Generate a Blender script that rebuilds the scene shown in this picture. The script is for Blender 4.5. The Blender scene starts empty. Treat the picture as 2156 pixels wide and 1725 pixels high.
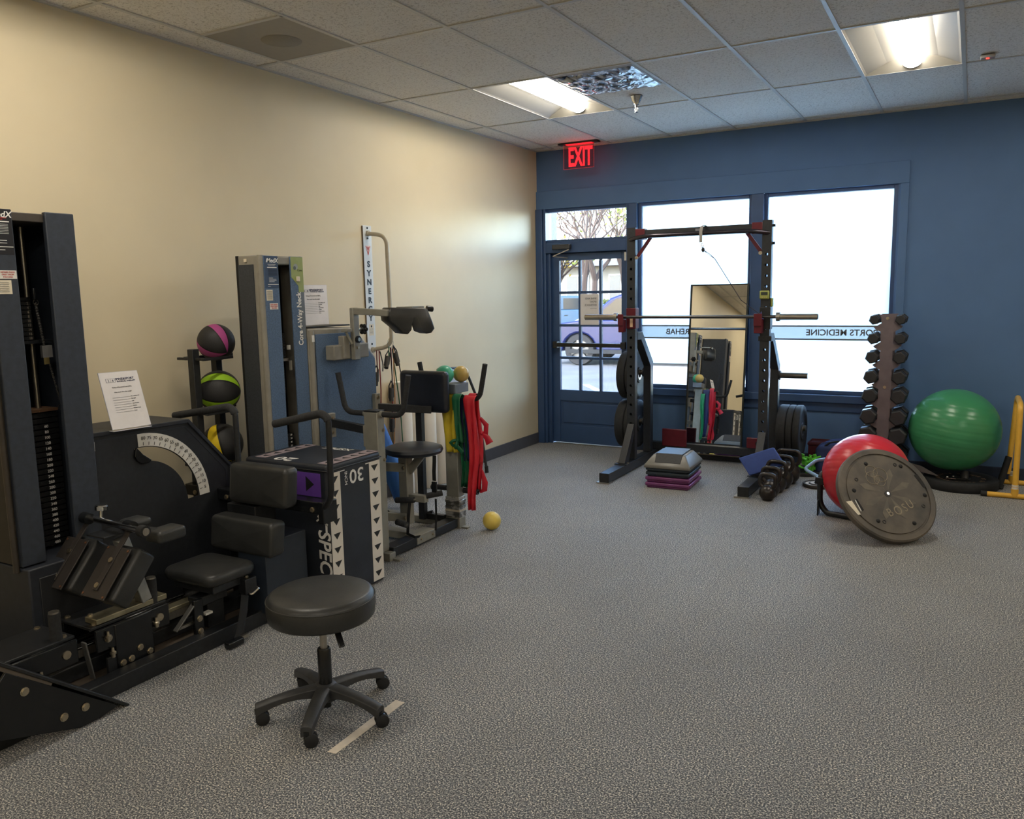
import bpy, bmesh, math, random
from mathutils import Vector as V, Matrix as MX
random.seed(7)
SC = bpy.context.scene
COL = SC.collection
# ---------------------------------------------------------------- camera
YAW, PIT, ROLL, CH, FPX = -.5114, -.1415, -.0188, 1.6021, 1722.57
_cy, _sy = math.cos(YAW), math.sin(YAW)
FW = V((_sy*math.cos(PIT), _cy*math.cos(PIT), math.sin(PIT)))
_r = V((_cy, -_sy, 0)); _u = _r.cross(FW)
RT = _r*math.cos(ROLL)+_u*math.sin(ROLL); UP = -_r*math.sin(ROLL)+_u*math.cos(ROLL)
CAM = V((0, 0, CH))
cd = bpy.data.cameras.new('camera'); cam = bpy.data.objects.new('camera', cd); COL.objects.link(cam)
cd.sensor_fit = 'HORIZONTAL'; cd.sensor_width = 36; cd.lens = FPX/2156*36; cd.clip_start = .05; cd.clip_end = 500
cam.matrix_world = MX(((RT.x, UP.x, -FW.x, 0), (RT.y, UP.y, -FW.y, 0), (RT.z, UP.z, -FW.z, CH), (0, 0, 0, 1)))
SC.camera = cam
# ---------------------------------------------------------------- light and exposure
SC.view_settings.view_transform = 'Standard'; SC.view_settings.look = 'None'
SC.view_settings.gamma = 1; SC.view_settings.use_curve_mapping = False
SC.view_settings.exposure = 2.92
wd = bpy.data.worlds.new('sky'); SC.world = wd; wd.use_nodes = True
wn = wd.node_tree.nodes; wl = wd.node_tree.links
bg = wn['Background']
sk = wn.new('ShaderNodeTexSky'); sk.sky_type = 'NISHITA'; sk.sun_disc = False
sk.sun_elevation = math.radians(38); sk.sun_rotation = math.radians(200); sk.air_density = 1.0; sk.dust_density = 1.2
wl.new(sk.outputs[0], bg.inputs[0]); bg.inputs[1].default_value = 0.50
SKY_STRENGTH = bg
sd = bpy.data.lights.new('sun', 'SUN'); sun = bpy.data.objects.new('sun', sd); COL.objects.link(sun)
sd.energy = .6; sd.angle = math.radians(1.5); sd.color = (1, .95, .86)
sun.rotation_euler = (math.radians(48), 0, math.radians(-28))
LAMP_TUBE = 6.5      # emission of the troffer lenses
SC.cycles.max_bounces = 10; SC.cycles.diffuse_bounces = 5; SC.cycles.glossy_bounces = 4
SC.cycles.transmission_bounces = 8; SC.cycles.transparent_max_bounces = 8
SC.cycles.sample_clamp_indirect = 10; SC.cycles.caustics_reflective = False; SC.cycles.caustics_refractive = False

# ---------------------------------------------------------------- helpers
def P(px, py, ax, v):
    """the place in the room where a sight line meets the plane x, y or z = v"""
    d = FW+RT*((px-1078)/FPX)-UP*((py-862.5)/FPX)
    k = 'xyz'.index(ax); t = (v-CAM[k])/d[k]
    return CAM+d*t
def lin(c):
    c = c/255.
    return c/12.92 if c <= .04045 else ((c+.055)/1.055)**2.4
MATS = {}
def mat(name, rgb, rough=.6, metal=0., var=.06, scale=25., bump=0., bscale=120., spec=.5, rgb2=None, coat=0., emit=0., stretch=None, sharp=False):
    if name in MATS: return MATS[name]
    m = bpy.data.materials.new(name); m.use_nodes = True
    nt = m.node_tree; n = nt.nodes; l = nt.links; b = n['Principled BSDF']
    c = [lin(x) for x in rgb]
    c2 = [lin(x) for x in rgb2] if rgb2 else [min(1, x*(1+var*3)+.0005) for x in c]
    tc = n.new('ShaderNodeTexCoord'); no = n.new('ShaderNodeTexNoise'); no.inputs['Scale'].default_value = scale
    no.inputs['Detail'].default_value = 4
    src = tc.outputs['Object']
    if stretch:
        mp = n.new('ShaderNodeMapping'); mp.inputs['Scale'].default_value = stretch; l.new(src, mp.inputs[0]); src = mp.outputs[0]
    l.new(src, no.inputs['Vector'])
    mr = n.new('ShaderNodeMapRange'); mr.inputs[1].default_value = .44 if sharp else .3; mr.inputs[2].default_value = .56 if sharp else .7
    l.new(no.outputs[0], mr.inputs[0])
    mx = n.new('ShaderNodeMix'); mx.data_type = 'RGBA'
    mx.inputs[6].default_value = (*c, 1); mx.inputs[7].default_value = (*c2, 1)
    l.new(mr.outputs[0], mx.inputs[0]); l.new(mx.outputs[2], b.inputs['Base Color'])
    b.inputs['Roughness'].default_value = rough; b.inputs['Metallic'].default_value = metal
    b.inputs['Specular IOR Level'].default_value = spec; b.inputs['Coat Weight'].default_value = coat
    if bump:
        n2 = n.new('ShaderNodeTexNoise'); n2.inputs['Scale'].default_value = bscale; n2.inputs['Detail'].default_value = 3
        l.new(src, n2.inputs['Vector'])
        bp = n.new('ShaderNodeBump'); bp.inputs['Strength'].default_value = bump; bp.inputs['Distance'].default_value = .002
        l.new(n2.outputs[0], bp.inputs['Height']); l.new(bp.outputs[0], b.inputs['Normal'])
    if emit:
        b.inputs['Emission Color'].default_value = (*c, 1); b.inputs['Emission Strength'].default_value = emit
    MATS[name] = m
    return m
ORG = {}
class M:
    def __init__(s): s.v = []; s.f = []; s.sm = []
    def add(s, vs, fs):
        o = len(s.v); s.v += [V(p) for p in vs]; s.f += [tuple(i+o for i in f) for f in fs]; return s
    def box(s, x0, x1, y0, y1, z0, z1):
        x0, x1 = sorted((x0, x1)); y0, y1 = sorted((y0, y1)); z0, z1 = sorted((z0, z1))
        return s.add([(x0,y0,z0),(x1,y0,z0),(x1,y1,z0),(x0,y1,z0),(x0,y0,z1),(x1,y0,z1),(x1,y1,z1),(x0,y1,z1)],
                     [(0,3,2,1),(4,5,6,7),(0,1,5,4),(1,2,6,5),(2,3,7,6),(3,0,4,7)])
    def obox(s, c, u, v, w):
        c, u, v, w = V(c), V(u), V(v), V(w)
        if u.cross(v).dot(w) < 0: w = -w
        return s.add([c-u-v-w, c+u-v-w, c+u+v-w, c-u+v-w, c-u-v+w, c+u-v+w, c+u+v+w, c-u+v+w],
                     [(0,3,2,1),(4,5,6,7),(0,1,5,4),(1,2,6,5),(2,3,7,6),(3,0,4,7)])
    def bar(s, a, b, w, h, up=(0,0,1)):
        a, b = V(a), V(b); d = (b-a).normalized(); u = d.cross(V(up))
        if u.length < 1e-3: u = d.cross(V((0,1,0)))
        u.normalize(); t = u.cross(d).normalized()
        return s.obox((a+b)/2, u*w/2, d*((b-a).length/2), t*h/2)
    def ring(s, c, u, v, r, n):
        return [V(c)+V(u)*r*math.cos(2*math.pi*i/n)+V(v)*r*math.sin(2*math.pi*i/n) for i in range(n)]
    def cyl(s, a, b, r, r2=None, n=16):
        a, b = V(a), V(b); r2 = r if r2 is None else r2
        d = (b-a).normalized(); u = d.orthogonal().normalized(); v = d.cross(u)
        vs = s.ring(a, u, v, r, n)+s.ring(b, u, v, r2, n)
        fs = [(i, (i+1) % n, n+(i+1) % n, n+i) for i in range(n)]+[tuple(range(n-1, -1, -1)), tuple(range(n, 2*n))]
        return s.add(vs, fs)
    def tube(s, pts, r, n=10, closed=False, flat=None):
        pts = [V(p) for p in pts]; k = len(pts); vs = []; fs = []
        def tan(i):
            if closed: return (pts[(i+1) % k]-pts[i-1]).normalized()
            return (pts[min(i+1, k-1)]-pts[max(i-1, 0)]).normalized()
        t0 = tan(0); u = t0.orthogonal().normalized()
        if flat is not None:
            u = V(flat[0]) - t0*V(flat[0]).dot(t0); u.normalize()
        for i in range(k):
            t = tan(i); u = (u-t*u.dot(t)).normalized(); v = t.cross(u)
            rr = r[i] if isinstance(r, (list, tuple)) else r
            q = flat[1] if flat is not None else 1
            vs += [pts[i]+u*rr*math.cos(2*math.pi*j/n)+v*rr*q*math.sin(2*math.pi*j/n) for j in range(n)]
        for i in range(k if closed else k-1):
            a = i*n; b = ((i+1) % k)*n
            fs += [(a+j, a+(j+1) % n, b+(j+1) % n, b+j) for j in range(n)]
        if not closed: fs += [tuple(range(n-1, -1, -1)), tuple(range((k-1)*n, k*n))]
        return s.add(vs, fs)
    def prism(s, poly, N):
        poly = [V(p) for p in poly]; N = V(N); n = len(poly)
        nn = V((0,0,0))
        for i in range(n): nn += poly[i].cross(poly[(i+1) % n])
        if nn.dot(N) < 0: poly.reverse()
        return s.add(poly+[p+N for p in poly], [tuple(range(n-1, -1, -1)), tuple(range(n, 2*n))]+[(i, (i+1) % n, n+(i+1) % n, n+i) for i in range(n)])
    def lathe(s, prof, o=(0,0,0), ax=(0,0,1), n=32):
        o = V(o); ax = V(ax).normalized(); u = ax.orthogonal().normalized(); v = ax.cross(u); vs = []; fs = []; st = []
        for r, z in prof:
            if r < 1e-6: st.append([len(vs)]); vs.append(o+ax*z)
            else:
                st.append(list(range(len(vs), len(vs)+n)))
                vs += [o+ax*z+u*r*math.cos(2*math.pi*i/n)+v*r*math.sin(2*math.pi*i/n) for i in range(n)]
        for a, b in zip(st, st[1:]):
            for i in range(n):
                j = (i+1) % n
                if len(a) == 1 and len(b) == 1: continue
                if len(a) == 1: fs.append((a[0], b[j], b[i]))
                elif len(b) == 1: fs.append((a[i], a[j], b[0]))
                else: fs.append((a[i], a[j], b[j], b[i]))
        return s.add(vs, fs)
    def ball(s, c, r, n=32, m=16, sc=(1,1,1), ax=(0,0,1)):
        prof = [(r*math.sin(math.pi*i/m), -r*math.cos(math.pi*i/m)) for i in range(m+1)]
        k = len(s.v); s.lathe(prof, (0,0,0), ax, n)
        for i in range(k, len(s.v)):
            p = s.v[i]; s.v[i] = V((p.x*sc[0], p.y*sc[1], p.z*sc[2]))+V(c)
        return s
    def cushion(s, c, u, v, w, rad=.3, puff=.25, n=12):
        """padded block: half-axes u, v (face) and w (thickness), corners rounded in the face, edges rolled"""
        c, u, v, w = V(c), V(u), V(v), V(w)
        if u.cross(v).dot(w) < 0: w = -w
        U, Vv, W = u.length, v.length, w.length
        R = min(U, Vv)*rad; e = min(W, R)*.85
        def outline(ins):
            r = max(R-ins, .001); pts = []
            for k, (sx, sy) in enumerate(((1,1),(-1,1),(-1,-1),(1,-1))):
                cx = sx*(U-ins-r); cy = sy*(Vv-ins-r)
                for j in range(5):
                    a = math.pi/2*k+math.pi/2*j/4
                    pts.append((cx+r*math.cos(a), cy+r*math.sin(a)))
            return pts
        lay = []
        for k in range(5):
            a = math.pi/2*k/4
            lay.append((e*(1-math.sin(a)), -W+e*(1-math.cos(a))))
        lay += [(i, -z) for i, z in reversed(lay)]
        vs = []; N = 20
        for ins, z in lay:
            vs += [c+u/U*x+v/Vv*y+w/W*z for x, y in outline(ins)]
        fs = [(a*N+j, a*N+(j+1) % N, (a+1)*N+(j+1) % N, (a+1)*N+j) for a in range(len(lay)-1) for j in range(N)]
        # puffed caps
        for side in (0, len(lay)-1):
            ins, z = lay[side]; base = side*N; sg = -1 if side == 0 else 1
            prev = [base+j for j in range(N)]
            for f in (.7, .4):
                ids = []
                for x, y in outline(ins):
                    vs.append(c+u/U*x*f+v/Vv*y*f+w/W*(z+sg*puff*W*(1-f*f)*.6)); ids.append(len(vs)-1)
                for j in range(N):
                    q = (prev[j], prev[(j+1) % N], ids[(j+1) % N], ids[j])
                    fs.append(q if sg > 0 else q[::-1])
                prev = ids
            vs.append(c+w/W*(z+sg*puff*W*.6)); t = len(vs)-1
            for j in range(N):
                q = (prev[j], prev[(j+1) % N], t)
                fs.append(q if sg > 0 else q[::-1])
        return s.add(vs, fs)
    def build(s, name, m, parent=None, local=False, bevel=0, smooth=40, label=None, seg=2):
        me = bpy.data.meshes.new(name)
        vs = s.v
        off = V((0,0,0)); loc = V((0,0,0))
        if parent is None:
            if not local:
                loc = V(((min(p.x for p in vs)+max(p.x for p in vs))/2, (min(p.y for p in vs)+max(p.y for p in vs))/2, min(p.z for p in vs))); off = loc
        elif not local: off = ORG[parent.name]
        me.from_pydata([p-off for p in vs], [], s.f); me.validate(); me.update()
        o = bpy.data.objects.new(name, me); COL.objects.link(o)
        me.materials.append(m)
        if smooth:
            me.polygons.foreach_set('use_smooth', [True]*len(me.polygons))
            try: me.set_sharp_from_angle(angle=math.radians(smooth))
            except Exception: pass
        if parent is not None: o.parent = parent; ORG[o.name] = ORG[parent.name]
        else: o.location = loc; ORG[o.name] = loc.copy()
        if bevel:
            b = o.modifiers.new('bevel', 'BEVEL'); b.width = bevel; b.segments = seg; b.limit_method = 'ANGLE'; b.angle_limit = math.radians(35)
        if label: o['label'] = label
        return o
def thing(name, label, cat, loc, group=None, rz=0):
    o = bpy.data.objects.new(name, None); COL.objects.link(o); o.empty_display_size = .1
    o.location = loc; o.rotation_euler = (0, 0, rz); o['label'] = label; o['category'] = cat
    if group: o['group'] = group
    ORG[o.name] = V(loc)
    return o
def tag(o, label, cat, group=None):
    o['label'] = label; o['category'] = cat
    if group: o['group'] = group
    return o
def struct(o): o['kind'] = 'structure'; return o
def dup(o, parent=None):
    c = o.copy(); COL.objects.link(c); c.parent = parent; ORG[c.name] = ORG[o.name]
    for ch in o.children: dup(ch, c)
    return c
def fil(pts, rad, seg=5):
    pts = [V(p) for p in pts]; out = [pts[0]]
    for i in range(1, len(pts)-1):
        a, b, c = pts[i-1], pts[i], pts[i+1]
        r = min(rad, (a-b).length*.48, (c-b).length*.48)
        p = b+(a-b).normalized()*r; q = b+(c-b).normalized()*r
        for k in range(seg+1):
            t = k/seg; out.append(p*(1-t)**2+b*2*t*(1-t)+q*t*t)
    return out+[pts[-1]]
def curve_mesh(cu, name):
    o = bpy.data.objects.new('tmp', cu); COL.objects.link(o)
    me = bpy.data.meshes.new_from_object(o)
    bpy.data.objects.remove(o); me.name = name
    return me
def place_mesh(me, name, m, parent, o, u, v, local=False, label=None):
    """put a mesh drawn in x,y on the plane through o with in-plane axes u (to the right) and v (up)"""
    u = V(u).normalized(); v = V(v); v = (v-u*v.dot(u)).normalized(); w = u.cross(v); o = V(o)
    off = V((0,0,0)) if (local or parent is None) else ORG[parent.name]
    for q in me.vertices:
        c = q.co; q.co = o+u*c.x+v*c.y+w*c.z-off
    me.update(); me.materials.clear(); me.materials.append(m)
    ob = bpy.data.objects.new(name, me); COL.objects.link(ob)
    if parent: ob.parent = parent; ORG[ob.name] = ORG[parent.name]
    else: ORG[ob.name] = V((0,0,0))
    if label: ob['label'] = label
    return ob
def text(s, size, m, parent, o, u, v, name='lettering', bold=0., wide=1., align='CENTER', depth=.0006, local=False, spacing=1., shear=0.):
    cu = bpy.data.curves.new('t', 'FONT'); cu.body = s; cu.size = size; cu.align_x = align; cu.align_y = 'CENTER'
    cu.offset = bold*size; cu.extrude = depth/2; cu.resolution_u = 3; cu.space_character = spacing; cu.shear = shear
    me = curve_mesh(cu, name)
    for q in me.vertices: q.co.x *= wide; q.co.z += depth/2
    return place_mesh(me, name, m, parent, o, u, v, local)
def flat(loops, depth, name, m, parent, o, u, v, local=False, label=None):
    """a flat sheet with holes, its outline and holes given as 2-D loops"""
    cu = bpy.data.curves.new('t', 'CURVE'); cu.dimensions = '2D'; cu.fill_mode = 'BOTH'; cu.extrude = depth/2
    for lp in loops:
        sp = cu.splines.new('POLY'); sp.points.add(len(lp)-1); sp.use_cyclic_u = True
        for i, (x, y) in enumerate(lp): sp.points[i].co = (x, y, 0, 1)
    me = curve_mesh(cu, name)
    return place_mesh(me, name, m, parent, o, u, v, local, label)
def circ(cx, cy, r, n=16, a0=0, a1=2*math.pi, end=False):
    return [(cx+r*math.cos(a0+(a1-a0)*i/n), cy+r*math.sin(a0+(a1-a0)*i/n)) for i in range(n+(1 if end else 0))]
def lines(parent, m, o, u, v, rows, name='printed_line'):
    """small printed bars on a sheet: rows of (x0, x1, y, thickness)"""
    u = V(u).normalized(); v = V(v).normalized(); w = u.cross(v); q = M()
    for x0, x1, y, t in rows:
        q.obox(V(o)+u*(x0+x1)/2+v*y+w*.0006, u*(x1-x0)/2, v*t/2, w*.0003)
    ob = q.build(name, m, parent, smooth=0); return ob
X, Y, Z = V((1,0,0)), V((0,1,0)), V((0,0,1))
# ---------------------------------------------------------------- materials
black_metal = mat('black powder coat', (26,28,31), .42, .0, .25, 60, .15, 400)
black_gloss = mat('black gloss paint', (18,20,23), .26, 0, .2, 30)
charcoal = mat('charcoal painted sheet', (44,50,60), .55, 0, .12, 40, .2, 500)
dark_sheet = mat('dark sheet metal', (34,38,46), .5, 0, .15, 30, .2, 500)
vinyl = mat('black vinyl', (44,45,45), .38, 0, .15, 12, .25, 260)
vinyl_navy = mat('navy black vinyl', (27,31,41), .36, 0, .15, 12, .25, 260)
rubber = mat('black rubber', (24,25,27), .75, 0, .25, 40, .3, 300)
foam_grip = mat('foam grip', (40,41,43), .9, 0, .2, 90, .5, 600)
chrome = mat('chrome', (205,205,205), .16, 1, .05, 8)
steel = mat('brushed steel', (165,160,150), .35, 1, .1, 30, .1, 300, stretch=(1,8,1))
bolt_m = mat('zinc bolt', (175,165,145), .38, 1, .1, 60)
grey_paint = mat('warm grey paint', (138,134,124), .45, 0, .06, 20, .1, 400)
grey_tube = mat('silver grey frame paint', (142,140,130), .4, .2, .06, 20)
blue_panel = mat('blue grey textured panel', (74,94,120), .6, 0, .2, 140, .35, 500)
dark_panel = mat('dark grey textured panel', (50,54,60), .6, 0, .15, 140, .35, 500)
white_ink = mat('white ink', (232,230,226), .6, 0, .02)
black_ink = mat('black ink', (22,22,26), .6, 0, .05)
grey_ink = mat('grey ink', (95,100,106), .6, 0, .05)
red_ink = mat('red ink', (190,50,48), .6, 0, .05)
paper = mat('white paper', (226,222,222), .55, 0, .02)
cream_label = mat('cream label', (222,212,190), .5, 0, .03)
acrylic = mat('clear acrylic edge', (205,205,215), .12, 0, .02)
red_metal = mat('dark red paint', (84,16,30), .4, 0, .12, 20)
white_plastic = mat('white plastic', (222,220,214), .4, 0, .03)
stand_in = None
# ---------------------------------------------------------------- the room
XL, YF, ZC = -4.008, 7.753, 3.033
XR, YB = 3.6, -3.4
wall_cream = mat('cream wall paint', (218,204,172), .5, 0, .015, 3, .12, 60)
wall_navy = mat('navy wall paint', (80,112,154), .62, 0, .03, 4, .12, 90)  # navy lightened so the colour takes in the haze
navy_gloss = mat('navy satin woodwork', (54,80,120), .4, 0, .05, 6)
base_m = mat('grey vinyl skirting', (74,76,82), .5, 0, .05)
def carpet():
    m = bpy.data.materials.new('speckled grey carpet'); m.use_nodes = True
    nt = m.node_tree; n = nt.nodes; l = nt.links; b = n['Principled BSDF']
    tc = n.new('ShaderNodeTexCoord')
    a = n.new('ShaderNodeTexNoise'); a.inputs['Scale'].default_value = 165; a.inputs['Detail'].default_value = 3; a.inputs['Roughness'].default_value = .75
    l.new(tc.outputs['Object'], a.inputs['Vector'])
    r = n.new('ShaderNodeValToRGB'); e = r.color_ramp.elements
    e[0].position = .41; e[0].color = (lin(24),lin(27),lin(32),1); e[1].position = .61; e[1].color = (lin(240),lin(234),lin(218),1)
    q = e.new(.475); q.color = (lin(72),lin(77),lin(85),1); q = e.new(.535); q.color = (lin(122),lin(126),lin(132),1)
    l.new(a.outputs[0], r.inputs[0])
    big = n.new('ShaderNodeTexNoise'); big.inputs['Scale'].default_value = 1.3; big.inputs['Detail'].default_value = 4; l.new(tc.outputs['Object'], big.inputs['Vector'])
    mr = n.new('ShaderNodeMapRange'); mr.inputs[1].default_value = .3; mr.inputs[2].default_value = .7; mr.inputs[3].default_value = .82; mr.inputs[4].default_value = 1.1; l.new(big.outputs[0], mr.inputs[0])
    mx = n.new('ShaderNodeMix'); mx.data_type = 'RGBA'; mx.blend_type = 'MULTIPLY'; mx.inputs[0].default_value = 1
    l.new(r.outputs[0], mx.inputs[6]); l.new(mr.outputs[0], mx.inputs[7]); l.new(mx.outputs[2], b.inputs['Base Color'])
    bp = n.new('ShaderNodeBump'); bp.inputs['Strength'].default_value = .35; bp.inputs['Distance'].default_value = .003
    l.new(a.outputs[0], bp.inputs['Height']); l.new(bp.outputs[0], b.inputs['Normal'])
    b.inputs['Roughness'].default_value = .72; b.inputs['Specular IOR Level'].default_value = .5; b.inputs['Sheen Weight'].default_value = .25; b.inputs['Sheen Roughness'].default_value = .5
    return m
struct(M().box(XL-.2, XR+.2, YB-.2, YF+.2, -.2, 0).build('floor', carpet(), smooth=0))
struct(M().box(XL-.2, XL, YB-.2, YF+.25, 0, ZC+.2).build('wall_left', wall_cream, smooth=0))
struct(M().box(XR, XR+.2, YB-.2, YF+.2, 0, ZC+.2).build('wall_right', wall_cream, smooth=0))
struct(M().box(XL, XR, YB-.2, YB, 0, ZC+.2).build('wall_back', wall_cream, smooth=0))
# storefront wall: openings for door, transom, two windows
OX = [(-3.955, -3.0), (-2.90, -1.80), (-1.69, -.606)]
ZS, ZT = .66, 2.42
w = M()
w.box(XL, XR, YF, YF+.2, 2.48, ZC+.2)                # above
w.box(XL, -3.965, YF, YF+.2, 0, 2.48)
w.box(-2.99, -.606, YF, YF+.2, 0, .60)               # below windows
w.box(-.592, XR, YF, YF+.2, 0, 2.48)
w.box(-2.99, -.50, YF, YF+.2, .60, .605)
struct(w.build('wall_far', wall_navy, smooth=0))
# proud surround board over the openings and at the right
t = M(); t.box(XL, -.508, YF-.022, YF, 2.45, 2.632); t.box(-.575, -.508, YF-.022, YF, 0, 2.45)
struct(t.build('trim_1', wall_navy, smooth=0, bevel=.004))
t = M()
t.box(-2.99, -2.90, YF-.03, YF+.12, .60, 2.45); t.box(-1.80, -1.69, YF-.03, YF+.12, .60, 2.45)
t.box(-3.01, -2.99, YF-.03, YF+.12, 0, 2.45)
struct(t.build('trim_2', navy_gloss, smooth=0, bevel=.005))
t = M(); t.box(-2.90, -.575, YF-.05, YF+.12, .575, .645); t.box(-2.96, -.575, YF-.015, YF, .49, .575)
struct(t.build('trim_3', navy_gloss, smooth=0, bevel=.006))
# baseboards
struct(M().box(XL, XL+.012, YB, YF-.05, 0, .115).build('baseboard_left', base_m, bevel=.004))
struct(M().box(-2.98, XR, YF-.012, YF, 0, .10).build('baseboard_far', mat('navy skirting', (38,50,72), .5), bevel=.004))
struct(M().box(XR-.012, XR, YB, YF-.02, 0, .115).build('baseboard_right', base_m, bevel=.004))
# windows: frame, glass, frosted film with the lettered band
def glassmat(nm, tint):
    m = bpy.data.materials.new(nm); m.use_nodes = True; nt = m.node_tree; n = nt.nodes; l = nt.links
    n.clear(); o = n.new('ShaderNodeOutputMaterial'); t = n.new('ShaderNodeBsdfTransparent'); g = n.new('ShaderNodeBsdfGlossy'); g.inputs['Roughness'].default_value = .02
    t.inputs[0].default_value = tint
    f = n.new('ShaderNodeFresnel'); f.inputs[0].default_value = 1.35; mx = n.new('ShaderNodeMixShader')
    l.new(f.outputs[0], mx.inputs[0]); l.new(t.outputs[0], mx.inputs[1]); l.new(g.outputs[0], mx.inputs[2]); l.new(mx.outputs[0], o.inputs[0])
    return m
def filmmat(name, col, tr, vis, a=.0):
    m = bpy.data.materials.new(name); m.use_nodes = True; nt = m.node_tree; n = nt.nodes; l = nt.links
    n.clear(); o = n.new('ShaderNodeOutputMaterial'); t = n.new('ShaderNodeBsdfTransparent'); d = n.new('ShaderNodeBsdfTranslucent'); g = n.new('ShaderNodeBsdfDiffuse')
    d.inputs[0].default_value = col; g.inputs[0].default_value = col
    tc = n.new('ShaderNodeTexCoord'); no = n.new('ShaderNodeTexNoise'); no.inputs['Scale'].default_value = 3; l.new(tc.outputs['Object'], no.inputs['Vector'])
    mr = n.new('ShaderNodeMapRange'); mr.inputs[3].default_value = vis*.95; mr.inputs[4].default_value = vis; l.new(no.outputs[0], mr.inputs[0])
    a1 = n.new('ShaderNodeMixShader'); a1.inputs[0].default_value = .25; l.new(d.outputs[0], a1.inputs[1]); l.new(g.outputs[0], a1.inputs[2])
    a2 = n.new('ShaderNodeMixShader'); l.new(mr.outputs[0], a2.inputs[0]); l.new(t.outputs[0], a2.inputs[1]); l.new(a1.outputs[0], a2.inputs[2])
    t.inputs[0].default_value = (tr,tr,tr,1); l.new(a2.outputs[0], o.inputs[0]); return m
GLASS = glassmat('window glass', (.93,.96,.97,1)); TINTED = glassmat('dimming door glass', (.58,.61,.63,1)); FILM = filmmat('frosted window film', (.76,.90,1,1), 1, .99); BAND = filmmat('grey film band', (.30,.33,.34,1), .4, .9)  # door glass tint is added to dim the bright view outside
def window(k, x0, x1, z0, z1, film=True, word=None, wx=0, rb=None):
    fr = M(); y0, y1 = YF+.01, YF+.09; b = .035
    fr.box(x0-b, x0, y0, y1, z0-b, z1+b); fr.box(x1, x1+b, y0, y1, z0-b, z1+b); fr.box(x0, x1, y0, y1, z0-b, z0); fr.box(x0, x1, y0, y1, z1, z1+b)
    o = struct(fr.build('window_%d' % k, navy_gloss, bevel=.004))
    M().box(x0, x1, YF+.045, YF+.051, z0, z1).build('pane', GLASS, o, smooth=0)
    if film:
        M().add([(x0,YF+.040,.886),(x1,YF+.040,.886),(x1,YF+.040,1.13),(x0,YF+.040,1.13)], [(0,1,2,3)]).build('film', FILM, o, smooth=0)
        M().add([(x0,YF+.040,1.262),(x1,YF+.040,1.262),(x1,YF+.040,z1),(x0,YF+.040,z1)], [(0,1,2,3)]).build('film', FILM, o, smooth=0)
        M().add([(x0,YF+.040,1.13),(x1,YF+.040,1.13),(x1,YF+.040,1.262),(x0,YF+.040,1.262)], [(0,1,2,3)]).build('film_band', BAND, o, smooth=0)
        bo = M()
        for z in (1.136, 1.256): bo.box(x0, x1, YF+.036, YF+.039, z-.007, z+.007)
        bo.build('band_border', grey_ink, o, smooth=0)
        if word:    # read from outside, so it faces away from the room
            text(word, .077, grey_ink, o, (wx, YF+.0385, 1.196), (-1,0,0), Z, bold=.02, wide=1.0)
    return o
window(1, -3.905, -3.015, 2.138, ZT, film=False)
window(2, -2.865, -1.83, ZS+.02, ZT, True, 'REHAB', -2.5)
window(3, -1.66, -.625, ZS+.02, ZT, True, 'SPORTS MEDICINE', -.985)
# door: frame, leaf with twelve panes
dj = M(); dj.box(-4.006, -3.93, YF-.05, YF+.12, 0, 2.45); dj.box(-3.93, -3.90, YF-.03, YF+.12, 0, 2.45); dj.box(-3.9, -3.01, YF-.03, YF+.12, 2.00, 2.11)
dj.box(-3.87, -3.855, YF-.015, YF+.02, 0, 2.0); dj.box(-3.9, -3.87, YF, YF+.09, 0, 2.0); dj.box(-3.9, -3.0, YF+.08, YF+.12, 1.97, 2.01)
struct(dj.build('trim_4', navy_gloss, bevel=.006))
DX0, DX1, DZ1 = -3.87, -3.01, 1.995
px = [-3.778, -3.548, -3.317, -3.085]; pz = [.575, .915, 1.255, 1.595, 1.925]
lf = M(); yd0, yd1 = YF+.035, YF+.08
lf.box(DX0, px[0], yd0, yd1, .012, DZ1); lf.box(px[3], DX1, yd0, yd1, .012, DZ1)
lf.box(px[0], px[3], yd0, yd1, pz[4], DZ1); lf.box(px[0], px[3], yd0, yd1, .012, .20); lf.box(px[0], px[3], yd0, yd1, .46, pz[0])
door = struct(lf.build('door_1', navy_gloss, bevel=.004))
for i in (1, 2): M().box(px[i]-.013, px[i]+.013, yd0+.004, yd1, pz[0], pz[4]).build('glazing_bar', navy_gloss, door, bevel=.004)
for j in (1, 2, 3): M().box(px[0], px[3], yd0+.006, yd1, pz[j]-.013, pz[j]+.013).build('glazing_bar', navy_gloss, door, bevel=.004)
for i in range(3):
    for j in range(4): M().box(px[i], px[i+1], yd0+.022, yd0+.027, pz[j], pz[j+1]).build('pane', TINTED, door, smooth=0)
M().box(px[0], px[3], yd0+.014, yd1, .20, .46).build('lower_panel', navy_gloss, door, smooth=0)
q = M(); q.box(px[0]+.03, px[3]-.03, yd0+.004, yd0+.014, .225, .435); q.build('raised_panel', navy_gloss, door, bevel=.01)
pb = M().box(-3.80, -3.05, YF-.03, YF+.0, 1.035, 1.075).build('push_bar', mat('bronze bar', (52,50,46), .3, .6), door, bevel=.006)
M().box(-3.83, -3.78, YF-.035, yd0, 1.02, 1.09).build('bar_mount', black_metal, pb, bevel=.005); M().box(-3.07, -3.02, YF-.035, yd0, 1.02, 1.09).build('bar_mount', black_metal, pb, bevel=.005)
cl = M().box(-3.80, -3.60, YF-.085, YF-.03, 2.035, 2.085).build('door_closer', mat('bronze closer', (72,72,74), .4, .5), door, bevel=.006)
M().bar((-3.62,YF-.06,2.03), (-3.77,YF-.12,1.965), .02, .008).build('closer_arm', steel, cl); M().bar((-3.77,YF-.12,1.962), (-3.68,YF+.03,1.95), .02, .008).build('closer_arm', steel, cl)
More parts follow.
